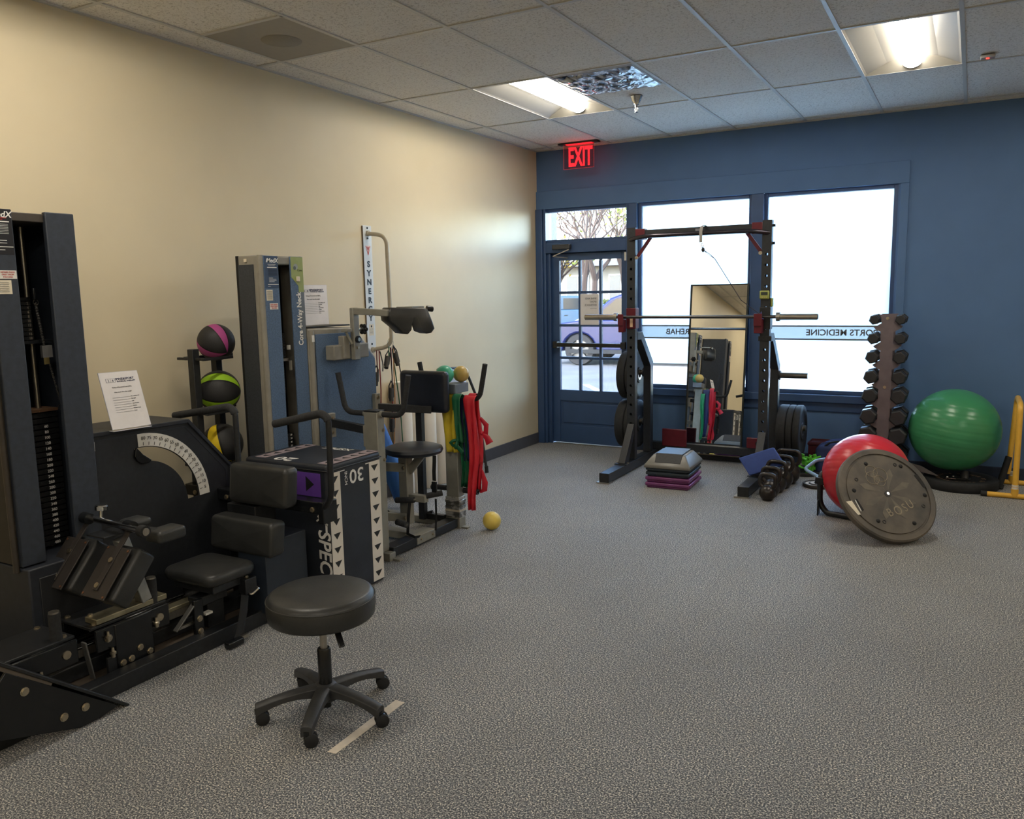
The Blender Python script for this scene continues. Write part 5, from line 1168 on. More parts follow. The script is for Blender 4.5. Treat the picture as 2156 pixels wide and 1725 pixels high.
def timer(px, py, y, w_, h_, label, side=False):
    c = P(px, py, 'y', y); t = thing('kitchen_timer', label, 'timer', c, 'timers stuck on the right upright')
    g = mat('yellow green plastic', (150,158,84), .4, 0, .03)
    if not side:
        M().box(c.x-w_/2, c.x+w_/2, c.y-.016, c.y, c.z-h_/2, c.z+h_/2).build('case', g, t, bevel=.008); M().box(c.x-w_*.33, c.x+w_*.33, c.y-.0175, c.y-.015, c.z-h_*.02, c.z+h_*.33).build('display', mat('timer display', (52,60,56), .3), t)
        for k in (-1, 0, 1): M().cyl((c.x+k*w_*.2,c.y-.015,c.z-h_*.28), (c.x+k*w_*.2,c.y-.018,c.z-h_*.28), .004, n=10).build('button', mat('timer button', (196,170,110), .5), t)
    else:
        M().box(UXR[1], UXR[1]+.018, c.y-w_/2, c.y+w_/2, c.z-h_/2, c.z+h_/2).build('case', g, t, bevel=.006); M().box(UXR[1]+.017, UXR[1]+.0195, c.y-w_*.3, c.y+w_*.3, c.z-h_*.1, c.z+h_*.33).build('display', mat('timer pale display', (190,200,190), .3), t)
timer(1610, 621, RY-.003, .078, .068, 'square yellow-green timer stuck on the front of the right rack upright')
timer(1623, 637, RY+.03, .05, .07, 'yellow-green timer stuck on the side face of the right rack upright', True)
# ---------------------------------------------------------------- mirror
def mirrorm():
    m = bpy.data.materials.new('mirror silver'); m.use_nodes = True; b = m.node_tree.nodes['Principled BSDF']; b.inputs['Metallic'].default_value = 1; b.inputs['Roughness'].default_value = .01; b.inputs['Base Color'].default_value = (.86,.88,.88,1); return m
tl_, w__ = .105, .006
mn = V((math.sin(w__)*math.cos(tl_), -math.cos(w__)*math.cos(tl_), math.sin(tl_))); mu = V((math.cos(w__), math.sin(w__), 0)); mv = mn.cross(mu)*-1
mv = mu.cross(mn); mv = mv if mv.z > 0 else -mv
mo = P(1499, 968, 'y', 7.545); mo.z = .0; MWd, MH = .272, 1.655
mr_ = thing('standing_mirror', 'tall narrow mirror leaning on the window behind the squat rack, reflecting the room', 'mirror', (mo.x, mo.y, 0))
c_ = mo+mv*(MH/2)
M().obox(c_-mn*.008, mu*(MWd-.004), mv*(MH/2-.003), mn*.008).build('mirror_back', mat('mirror backing', (30,34,36), .6), mr_)
M().obox(c_+mv*.02+mn*.001, mu*(MWd-.012), mv*(MH/2-.03), mn*.001).build('mirror_glass', mirrorm(), mr_, smooth=0)
for s_ in (-1, 1): M().obox(c_+mu*s_*(MWd-.006)-mn*.002, mu*.008, mv*(MH/2), mn*.012).build('mirror_frame', mat('dark bronze frame', (44,50,50), .35, .5), mr_, bevel=.002)
M().obox(mo+mv*.024-mn*.0, mu*MWd, mv*.024, mn*.016).build('mirror_frame', black_gloss, mr_, bevel=.002)
M().obox(mo+mv*.050+mn*.002, mu*(MWd-.01), mv*.004, mn*.014).build('mirror_frame', mat('bronze lip', (120,108,92), .35, .6), mr_)
M().obox(mo+mv*(MH-.003), mu*MWd, mv*.004, mn*.01).build('mirror_frame', mat('dark bronze frame', (44,50,50), .35, .5), mr_)
# ---------------------------------------------------------------- aerobic step on risers
def riser(cx_, cy_, z, hw, hd, h, m, name, label, rz, grp=None):
    q = M(); prof = [(0,.0),(.004,.006),(.004,h-.012),(-.006,h-.004),(-.02,h)]
    q.box(-hw+.012, hw-.012, -hd+.012, hd-.012, 0, h*.45); q.box(-hw, hw, -hd, hd, h*.35, h)
    o = q.build(name, m, local=True, bevel=.012, seg=3, smooth=50); o.location = (cx_, cy_, z); o.rotation_euler = (0,0,rz); ORG[o.name] = V((cx_,cy_,z)); tag(o, label, 'step riser', grp); return o
plum = mat('plum plastic', (112,54,104), .35, 0, .05, 20, .1, 200); slp = mat('dark slate plastic', (44,54,64), .45, 0, .05, 20, .1, 200)
pa, pb_, pc = P(1355, 1026, 'z', 0), P(1443, 1034, 'z', 0), P(1477, 1013, 'z', 0)
ux = (pb_-pa).normalized(); rz_ = math.atan2(ux.y, ux.x)
scx, scy = -2.095, 6.46; hw, hd = .185, .20; rz_ = .04
riser(scx, scy, 0, hw, hd, .047, plum, 'step_riser', 'plum step riser at the very bottom of the stack, on the carpet', rz_, 'risers under the aerobic step')
riser(scx, scy, .048, hw, hd, .047, plum, 'step_riser', 'plum step riser second from the bottom of the stack', rz_, 'risers under the aerobic step')
riser(scx, scy, .096, hw-.004, hd-.004, .040, slp, 'step_riser', 'dark slate step riser above the two plum ones', rz_, 'risers under the aerobic step')
riser(scx, scy, .137, hw-.004, hd-.004, .028, slp, 'step_riser', 'thin dark slate riser directly under the grey step platform', rz_, 'risers under the aerobic step')
stp = thing('step_platform', 'grey aerobic step platform with black ribbed top, on four risers', 'aerobic step', (scx, scy, .166), rz=rz_)
q = M(); L0 = [(-hw-.005,-hd-.01,0),(hw+.005,-hd-.01,0),(hw+.005,hd+.01,0),(-hw-.005,hd+.01,0)]
L1 = [(x_, y_, .025) for x_, y_, _ in L0]; L2 = [(x_*.72, y_*.66, .10) for x_, y_, _ in L0]; L3 = [(x_*.68, y_*.62, .108) for x_, y_, _ in L0]
vs = L0+L1+L2+L3; fs = [(k*4+i, k*4+(i+1) % 4, k*4+4+(i+1) % 4, k*4+4+i) for k in range(3) for i in range(4)]+[(3,2,1,0),(12,13,14,15)]
q.add(vs, fs).build('platform_body', mat('warm grey plastic', (110,108,102), .32, 0, .04, 20, .1, 200), stp, local=True, bevel=.008, seg=3, smooth=60)
q = M(); 
q.add([(-.105,-.185,.047),(.105,-.185,.047),(.108,-.132,.1115),(-.108,-.132,.1115),(.108,.132,.1115),(-.108,.132,.1115),(.105,.185,.047),(-.105,.185,.047)], [(0,1,2,3),(3,2,4,5),(5,4,6,7)])
o = q.build('tread', mat('black tread rubber', (26,27,29), .5, 0, .2, 60), stp, local=True, smooth=0); o.modifiers.new('s', 'SOLIDIFY').thickness = -.006
for k in range(9): M().box(-.10, .10, -.12+k*.03-.003, -.12+k*.03+.003, .111, .1145).build('tread_rib', mat('black tread rubber', (26,27,29), .5, 0, .2, 60), stp, local=True)
text('ProSport', .042, white_ink, stp, (hw-.028, 0, .062), (0,1,0), (-.48,0,.75), local=True, bold=.01)
# ---------------------------------------------------------------- kettlebells
kbm = mat('black cast kettlebell', (40,36,34), .28, .3, .3, 30, .15, 150)
kb_pts = [(1609,1038,.080,.235),(1622,1016,.092,.262),(1637,1000,.10,.285),(1650,984,.11,.31),(1664,972,.125,.345)]
kb_lab = ['smallest black kettlebell, nearest of the five in the row', 'black kettlebell second from the nearest in the row', 'black kettlebell in the middle of the row of five', 'black kettlebell fourth in the row, beside the blue pad', 'largest black kettlebell, furthest back beside the bumper plates']
for (a, b, R, y_), l_ in zip([(1617,995,.062,6.25),(1624,981,.070,6.387),(1636,968,.077,6.538),(1648,957,.086,6.703),(1661,945,.096,6.888)], kb_lab):
    g = P(a, b, 'y', y_); H = g.z
    k = thing('kettlebell', l_, 'kettlebell', (g.x, g.y, 0), 'kettlebells in a row by the right rack foot', rz=math.radians(-6))
    zc = R*.93
    M().lathe([(0,0),(R*.55,0),(R*.62,.004)]+[(R*math.sin(math.radians(t_)), zc-R*math.cos(math.radians(t_))) for t_ in range(42,165,8)]+[(R*.28,zc+R*.98),(0,zc+R)], (0,0,0), Z, 32).build('bell', kbm, k, local=True, smooth=60)
    w_ = R*1.0; top = H-.0165
    pts = fil([(-w_*.55,0,zc+R*.62),(-w_*.98,0,zc+R*1.05),(-w_*.9,0,top),(w_*.9,0,top),(w_*.98,0,zc+R*1.05),(w_*.55,0,zc+R*.62)], .055, 6)
    M().tube(pts, .0165, 12).build('handle', kbm, k, local=True)
# blue balance pad leaning on the kettlebells
bm_ = mat('blue foam pad', (54,76,140), .75, 0, .08, 30, .3, 220)
A1, A2, A3, A4 = P(1556,963,'y',7.0), P(1629,942,'y',7.16), P(1642,958,'y',7.10), P(1578,1001,'y',6.88)
cc_ = (A1+A2+A3+A4)/4
A1, A2, A4 = P(1556,965,'y',6.57), P(1629,942,'y',6.60), P(1579,1002,'y',6.545); A3 = A4+(A2-A1)
nn_ = (A2-A1).cross(A4-A1).normalized(); cc_ = (A1+A3)/2
o = M().cushion(cc_, (A2-A1)/2, (A4-A1)/2, nn_*.022, .12, .04).build('balance_pad', bm_, smooth=50); tag(o, 'blue foam balance pad leaning between the right rack foot and the kettlebells', 'foam pad')
# small plates, green ladder, blue bag on the floor behind
def smallplate(x, y, z, R, h, m, label, m2=None):
    t = thing('weight_plate', label, 'weight plate', (x, y, z), 'loose plates on the carpet')
    M().lathe([(.026,0),(R,0),(R+.003,.004),(R+.003,h-.004),(R,h),(R*.88,h),(R*.84,h-.006),(.07,h-.006),(.065,h+.002),(.026,h+.002),(.026,0)], (x,y,z), Z, 40).build('plate_body', m, t, smooth=50)
    if m2: M().lathe([(R*.46,h-.0055),(R*.84,h-.0055)], (x,y,z), Z, 40).lathe([(.03,h+.0025),(.055,h+.0025)], (x,y,z), Z, 30).build('plate_face', m2, t)
smallplate(-1.02, 6.86, .001, .112, .028, mat('worn black plate', (58,52,48), .5, .3), 'small weight plate with pale face lying on the carpet by the kettlebells', mat('pale plate paint', (186,178,166), .5, 0, .1, 20))
smallplate(-1.22, 7.33, .001, .17, .03, rubber, 'black weight plate lying on the carpet under the green pieces')
gl = thing('plastic_jacks', 'bright green plastic agility pieces heaped on the black plate', 'agility pieces', (-1.19, 7.22, .03))
gm = mat('bright green plastic', (96,190,60), .4, 0, .05)
random.seed(5)
for k in range(9):
    c = V((-1.19+random.uniform(-.05,.09), 7.24+random.uniform(-.04,.10), .05+random.uniform(0,.11))); a_ = random.uniform(0,3.1)
    d1 = V((math.cos(a_), .3, math.sin(a_))).normalized()*.045; q = M().bar(c-d1, c+d1, .028, .012); d2 = d1.cross(V((0,1,.3))).normalized()*.035; q.bar(c-d2, c+d2, .028, .012, (0,1,0)); q.build('green_piece', gm, gl, bevel=.003)
bg_ = thing('gym_bag', 'dark blue fabric bag slumped behind the red ball', 'bag', (-.98, 7.38, 0))
M().cushion((-.96,7.42,.145), (.16,0,.03), (0,.12,0), (0,.0,.13), .45, .4).build('bag_body', mat('navy cloth', (38,50,92), .8, 0, .15, 20, .5, 40), bg_, smooth=80)
M().tube([(-1.05,7.33,.24),(-1.0,7.32,.285),(-.93,7.32,.30),(-.86,7.33,.27)], .009, 8).build('bag_handle', web, bg_)
for (x_, w_, l_) in ((-1.10,.22,'dark red crate standing by the far wall, nearest the bumper plates'), (-.86,.2,'dark red crate standing by the far wall, partly behind the red ball')):
    t = thing('storage_crate', l_, 'crate', (x_, 7.62, 0), 'dark red crates by the far wall')
    rc = mat('crate red plastic', (74,24,34), .5, 0, .06); q = M(); z0, z1 = 0, .245
    q.box(x_-w_/2, x_+w_/2, 7.53, 7.54, z0, z1); q.box(x_-w_/2, x_+w_/2, 7.70, 7.71, z0, z1); q.box(x_-w_/2, x_-w_/2+.01, 7.54, 7.70, z0, z1); q.box(x_+w_/2-.01, x_+w_/2, 7.54, 7.70, z0, z1); q.box(x_-w_/2, x_+w_/2, 7.54, 7.70, 0, .01)
    q.build('crate_body', rc, t, bevel=.004)
    M().box(x_-w_/2-.006, x_+w_/2+.006, 7.524, 7.716, z1-.03, z1-.01).build('crate_rim', rc, t, bevel=.003); M().box(x_-w_*.3, x_+w_*.3, 7.5285, 7.532, .05, .16).build('crate_slot', mat('crate slot', (60,20,28), .6), t)
# ---------------------------------------------------------------- black tube frame with handle loop
fr_ = thing('leg_frame', 'black curved tube frame with pale blue grip loop, standing before the red ball', 'exercise frame', (-.80, 6.05, 0))
y0_ = 6.02
tf = fil([P(1772,989,'y',6.16), P(1741,987,'y',6.06), P(1727,1003,'y',y0_), P(1726,1060,'y',y0_), P(1742,1083,'y',5.98), P(1800,1091,'y',5.92)], .05, 6)
for p_ in tf: p_.z = max(p_.z, .021)
M().tube(tf, .02, 14).build('bent_tube', black_metal, fr_)
a, b = P(1716,1011,'y',y0_-.02), P(1774,1020,'y',y0_+.02)
M().bar(a, b, .03, .05).build('cross_plate', black_metal, fr_, bevel=.003)
M().cyl(P(1741,1009.5,'y',y0_-.046), P(1741,1009.5,'y',y0_-.052), .011).build('bolt', bolt_m, fr_)
hb2 = mat('light blue painted tube', (122,152,180), .35, .1, .05)
hp2 = fil([P(1728,1007,'y',6.05), P(1694,988,'y',6.12), P(1718,970,'y',6.25), P(1745,966,'y',6.35)], .03, 5); M().tube(hp2, .012, 10).build('grip_loop', hb2, fr_)
M().cyl(P(1758,1036,'y',6.0), P(1770,1033,'y',6.06), .021).build('end_plug', rubber, fr_)
g_ = P(1723,1075,'y',6.0); M().box(g_.x-.004, g_.x+.004, 5.96, 6.04, 0, .11).build('foot_tab', black_metal, fr_)
# ---------------------------------------------------------------- red ball and balance dome trainer
def pixray(px, py): return FW+RT*((px-1078)/FPX)-UP*((py-862.5)/FPX)
d_ = pixray(1823, 1001); k_ = 87/FPX; t_ = CH/(k_-d_.z); rc_ = CAM+d_*t_; rr_ = k_*t_
redm = mat('red vinyl ball', (196,42,54), .3, 0, .05, 6, .05, 60)
rb_ = thing('exercise_ball', 'red ribbed exercise ball behind the tilted balance trainer', 'exercise ball', (rc_.x, rc_.y, 0), 'large exercise balls')
def ribball(c, r, m, parent, ax, n_rib=8):
    prof = []
    N = 96
    for i in range(N+1):
        a = math.pi*i/N; rr = r
        for k in range(n_rib):
            ac = math.pi*(.28+.44*k/(n_rib-1))
            rr -= .0022*math.exp(-((a-ac)/.008)**2)
        prof.append((rr*math.sin(a), -rr*math.cos(a)))
    q = M().lathe(prof, c, ax, 64); return q.build('ball_skin', m, parent, smooth=80)
ribball(rc_, rr_, redm, rb_, (RT*.35+UP*.75+FW*.2).normalized())
M().cyl(rc_+(RT*-.2-UP*.3+FW*.9).normalized()*rr_*.99, rc_+(RT*-.2-UP*.3+FW*.9).normalized()*(rr_+.003), .014).build('plug', white_plastic, rb_)
dd = pixray(1869, 1040); th = math.radians(40); vd = dd.normalized()
hr = (RT*.788+UP*.616); hr = (hr-vd*hr.dot(vd)).normalized()
bn = (-vd*math.cos(th)+hr*math.sin(th)).normalized()
RB = .32; vz_ = math.sqrt(max(0, 1-bn.z**2))*RB
tB = (vz_+.035-CH)/dd.z; bc = CAM+dd*tB
bu = V((0,0,1)).cross(bn).normalized(); bv = bn.cross(bu).normalized()      # bu level, bv up the plate
bs_ = thing('balance_trainer', 'round grey balance trainer tipped on edge, its flat base facing the room', 'balance trainer', (bc.x, bc.y, 0))
grime = mat('scuffed dark rubber', (66,64,62), .6, 0, .5, 7, .25, 60, rgb2=(104,96,86))
M().lathe([(0,0),(.27,0),(.272,-.006),(.283,-.006),(.285,.002),(.315,.002),(.325,-.006),(.325,-.04),(.305,-.052),(0,-.052)], bc, bn, 72).build('base_plate', grime, bs_, smooth=35)
M().lathe([(.30,-.05),(.295,-.065),(.25,-.085),(.16,-.10),(.08,-.106),(0,-.108)], bc, bn, 48).build('dome', mat('grey blue dome', (60,70,96), .4), bs_)
def on(a, r, h=0): return bc+(bu*math.cos(math.radians(a))+bv*math.sin(math.radians(a)))*r+bn*h
hi = mat('rub marks', (126,116,98), .6, 0, .2, 30)
M().cyl(on(0,0,.0005), on(0,0,.003), .022, n=24).build('centre_ring', mat('dark hub', (40,40,42), .5), bs_); M().cyl(on(0,0,.003), on(0,0,.006), .010).build('centre_plug', chrome, bs_)
# angles measured in the picture, turned into plate angles
def pang(px, py):
    d = pixray(px, py); t = (bc-CAM).dot(bn)/d.dot(bn); p = CAM+d*t-bc; return math.degrees(math.atan2(p.dot(bv), p.dot(bu))), p.length
def pt(px, py, h=0):
    d = pixray(px, py); t = (bc+bn*h-CAM).dot(bn)/d.dot(bn); return CAM+d*t
for (a, b) in ((1823,977),(1896,982),(1947,1043),(1925,1102),(1849,1097),(1798,1033)): p = pt(a, b); M().lathe([(0,.009),(.008,.008),(.013,.003),(.014,0)], p, bn, 14).build('rubber_stud', rubber, bs_)
for (a, b) in ((1803,1010),(1884,979),(1944,1066),(1862,1099)): p = pt(a, b); M().tube([p+(bu*math.cos(k)+bv*math.sin(k))*.010+bn*.001 for k in [i*.524 for i in range(12)]], .003, 6, closed=True).build('screw_hole', mat('dark hub', (40,40,42), .5), bs_)
for k in range(8):
    a = 20+45*k; q = M(); q.add([on(a-2,.03,.0006), on(a+2,.03,.0006), on(a+9,.15,.0012), on(a,.19,.0016), on(a-9,.15,.0012)], [(0,1,2,3,4)]); q.build('moulded_rib', mat('raised grey rib', (84,80,75), .6, 0, .5, 12, rgb2=(112,104,92)), bs_)
for s0, s1 in (((1927,1000),(1947,1026)), ((1801,1052),(1816,1076))):
    p0, p1 = pt(*s0), pt(*s1); m_ = (p0+p1)/2; inn = (bc-m_).normalized(); M().obox(m_+bn*.0008, (p1-p0)/2, inn*.012, bn*.0008).build('hand_slot', mat('slot black', (14,14,16), .7), bs_)
p0, p1 = pt(1800,1053), pt(1813,1077); M().obox((p0+p1)/2+bn*.002, (p1-p0)/2, ((bc-p0).normalized())*.004, bn*.0006).build('printed_strip', mat('dull white print', (190,188,184), .5), bs_)
p0, p1, p2, p3 = pt(1781,1057), pt(1793,1055), pt(1812,1084), pt(1806,1085); M().prism([p+bn*.003 for p in (p0,p1,p2,p3)], bn*.0006).build('white_sticker', cream_label, bs_)
circ4 = [(1834,993,11),(1853,1000,13),(1837,1007,12),(1852,1013,10)]
for a, b, r in circ4:
    p = pt(a, b); M().tube([p+(bu*math.cos(k)+bv*math.sin(k))*(r*.0037)+bn*.001 for k in [i*.314 for i in range(20)]], .0018, 5, closed=True).build('embossed_ring', hi, bs_)
for s_, (a, b) in zip('BOSU', ((1874,1080),(1891,1076),(1905,1070),(1916,1063))):
    p0, p1 = pt(1868,1083), pt(1922,1060); u_ = (p1-p0).normalized(); text(s_, .078 if s_ != 'O' else .085, hi, bs_, pt(a, b)+bn*.001, u_, bn.cross(u_), wide=.85)
# ---------------------------------------------------------------- dumbbell tower
dr = thing('dumbbell_rack', 'narrow grey upright dumbbell tower in front of the right window edge', 'dumbbell rack', (-.585, 7.33, 0))
gd = mat('mauve grey rack paint', (104,94,98), .45, 0, .06, 20)
rows_z = [1.335, 1.183, 1.032, .872, .718, .549, .398, .23]
pl = [(-.655,1.372),(-.51,1.372)]
poly = []
Lp = [(-.658,1.36)]; Rp = [(-.508,1.36)]
for i, z in enumerate(rows_z):
    w0 = .068+.000*i
    Lp += [(-.585-w0-.01, z+.005), (-.585-.055, z-.035), (-.585-.052,z-.05)]; Rp += [(-.585+w0+.01, z+.005), (-.585+.055, z-.035), (-.585+.052,z-.05)]
poly = [(-.648,1.376),(-.52,1.376)]+[]
outl = [(-.52,1.376)]
for i, z in enumerate(rows_z): outl += [(-.537, z+.02), (-.540, z-.03), (-.485, z-.062), (-.500, z-.078), (-.540, z-.10)]
outl += [(-.50,.10),(-.50,0)]
full = outl+[(-1.17-x_, z_) for x_, z_ in reversed(outl)]
flat([full], .004, 'front_plate', gd, dr, (0,7.215,0), X, Z)
flat([full], .004, 'rear_plate', gd, dr, (0,7.43,0), X, Z)
M().box(-.70, -.47, 7.20, 7.215, 0, .03).build('foot_bar', black_metal, dr, bevel=.003); M().box(-.74, -.43, 7.42, 7.60, 0, .03).build('foot_bar', black_metal, dr, bevel=.003)
M().box(-.60, -.57, 7.217, 7.43, .05, .10).build('spine_tube', gd, dr); M().box(-.60, -.57, 7.217, 7.43, 1.28, 1.33).build('spine_tube', gd, dr)
for z_ in (1.345, .79): bolt((-.585,7.213,z_), -Y, .010, dr)
hexm = mat('black rubber hex', (34,35,38), .45, 0, .15, 30, .15, 200)
def dumbbell(x, z, r, label):
    t = thing('hex_dumbbell', label, 'dumbbell', (x, 7.32, z), 'hex dumbbells on the tower')
    for s_ in (-1, 1):
        q = M(); y_ = s_*.095; w_ = r*.75
        prof = [(0,-w_),(r*.85,-w_),(r,-w_+.012),(r,w_-.012),(r*.85,w_),(0,w_)]
        q.lathe(prof, (0,y_+s_*w_*.3,0), (0,1,0), 6).build('hex_head', hexm, t, local=True, bevel=.003, smooth=20)
    M().lathe([(0,-.08),(.012,-.08),(.015,-.03),(.016,0),(.015,.03),(.012,.08),(0,.08)], (0,0,0), (0,1,0), 16).build('handle', chrome, t, local=True)
    t.rotation_euler = (0, math.radians(28 if x > -.585 else -28)+math.radians(0), 0)
    return t
ords = ['top', 'second', 'third', 'fourth', 'fifth', 'sixth', 'seventh', 'lowest']
for i, z in enumerate(rows_z):
    r = .043+.0052*i
    for s_, nm in ((-1, 'left'), (1, 'right')):
        dumbbell(-.585+s_*(.096+.0028*i), z, r, 'black hex dumbbell on the %s side of the tower, %s row%s' % (nm, ords[i], ' from the top' if 0 < i < 7 else ''))
# ---------------------------------------------------------------- green ball on its plate
d_ = pixray(2009, 903)
gr_ = .325; gc = P(2009, 905, 'y', 7.33)
gbt = thing('exercise_ball', 'large green exercise ball resting above the black plate by the navy wall', 'exercise ball', (gc.x, gc.y, gc.z-gr_), 'large exercise balls')
q = ribball(gc, gr_, mat('green vinyl ball', (60,134,90), .28, 0, .05, 5, .04, 50), gbt, (RT*.12+UP*1+FW*-.2).normalized())  # green lightened, haze is mixed into the skin colour
for v_ in q.data.vertices: v_.co.x *= 1.02
M().cyl(gc+(RT*.6-UP*.3-FW*.1).normalized()*gr_*.0, gc, .001).build('plug', white_plastic, gbt)
base_z = gc.z-gr_
pl_ = thing('landmine_plate', 'thick black bumper plate lying flat under the green ball, with gold lettering', 'weight plate', (-.01, 7.33, 0), 'loose plates on the carpet')
px_, py_ = -.01, 7.335; hP = .078
M().lathe([(.026,0),(.262,0),(.27,.008),(.27,hP-.008),(.262,hP),(.2,hP),(.19,hP-.01),(.075,hP-.01),(.07,hP),(.026,hP),(.026,0)], (px_,py_,0), Z, 64).build('plate_body', rubber, pl_, smooth=50)
gi = mat('bronze lettering', (140,112,84), .5)
for k, s_ in enumerate('BUMPER PLATE 45 LB BUMPER PLATE'):
    a = math.radians(180+k*11.5); text(s_, .04, gi, pl_, (px_+.165*math.cos(a), py_+.165*math.sin(a), hP-.0095), V((-math.sin(a),math.cos(a),0)), V((-math.cos(a),-math.sin(a),0)), bold=.015)
M().cyl((px_+.03,py_-.09,hP), (px_+.03,py_-.06,hP+.055), .03).build('swivel_sleeve', black_metal, pl_)
M().box(px_-.07, px_+.07, py_-.10, py_-.04, hP-.008, hP+.008).build('swivel_base', black_metal, pl_, bevel=.003)
for a_, b_ in ((-.05,-.07), (.05,-.07), (-.09,-.11)): M().ball((px_+a_,py_+b_,hP+.012), .010, 12, 8).build('bolt', chrome, pl_)
M().cyl((px_-.10,py_-.10,hP), (px_-.03,py_-.11,hP+.002), .007).build('pin', chrome, pl_)
lp = M().prism([P(1912,975,'y',7.30), P(1940,983,'y',7.26), P(1975,1003,'y',7.2), P(1935,993,'y',7.24), P(1905,984,'y',7.3)], V((0,0,.006))); o = lp.build('flat_bracket', mat('grey rubber strip', (92,86,86), .6)); tag(o, 'flat grey bar poking out between the red and green balls', 'bar')
# ---------------------------------------------------------------- yellow parallel bars
ym = mat('yellow paint', (222,172,66), .35, 0, .04, 20); ym2 = mat('white tube band', (216,206,190), .4)
def dipbar(x, y, H, label, rz, xl=.2, xr=.5):
    t = thing('dip_bar', label, 'dip bar', (x, y, 0), rz=rz)
    # base tube, post with elbow, second post, each in local coordinates; the handle runs along local y
    for yy in (0, .50):
        M().cyl((-xl+.02,yy,.021), (xr,yy,.021), .019, n=18).build('base_tube', ym, t, local=True); M().cyl((-xl-.02,yy,.021), (-xl+.022,yy,.021), .021, n=18).build('end_cap', rubber, t, local=True)
        M().cyl((0,yy,.021), (0,yy,.075), .025, n=20).build('post_socket', ym, t, local=True); M().cyl((0,yy,.075), (0,yy,.09), .022, n=20).cyl((0,yy,.094), (0,yy,.108), .022, n=20).build('post_band', ym2, t, local=True)
    M().tube(fil([(0,0,.09),(0,0,H),(0,.50,H),(-.03,.50,.09)], .09, 8), .0205, 16).build('handle_tube', ym, t, local=True)
    return t
dipbar(.352, 7.06, .715, 'yellow tube dip bar at the right edge with a black capped foot', 0)
tb = thing('rubber_tipped_tube', 'short black tube leaning down between the black plate and the yellow bar', 'tube', (.28, 7.40, 0))
M().cyl((.262,7.365,.03), (.315,7.43,.25), .024, n=16).build('tube_shaft', rubber, tb); M().cyl((.257,7.358,.006), (.266,7.368,.04), .031, n=16).build('rubber_tip', rubber, tb)
# ---------------------------------------------------------------- outside: parking lot, cars, trees, building
asph = mat('pale asphalt', (112,109,106), .9, 0, .15, 1.5, .2, 60)
struct(M().box(-60, 30, YF+.2, 90, -.25, -.03).build('parking_lot', asph, smooth=0))
struct(M().box(-5, 4, YF+.2, YF+1.6, -.06, -.01).build('pavement', mat('concrete walk', (140,136,130), .85, 0, .06, 4), smooth=0))
struct(M().box(-5.2, -4.0, YF+.2, YF+.45, 0, 4.2).build('wall_exterior_pier', mat('brick pier', (140,132,120), .8, 0, .15, 30), smooth=0))
wp = mat('white road paint', (200,198,190), .8, 0, .06)
for k, (a, b) in enumerate((((-5.9,13.2),(-4.4,11.2)), ((-3.6,17.3),(-3.3,12.5)), ((-.6,17.0),(-.9,12.2)), ((2.6,17.3),(2.2,12.3)))):
    o = M().bar((*a,-.028), (*b,-.028), .11, .004).build('parking_line', wp, smooth=0); tag(o, ['white painted line on the asphalt, seen through the door', 'white parking line outside, seen behind the middle window', 'white parking line outside the right window, left one', 'white parking line furthest right outside'][k], 'road line')
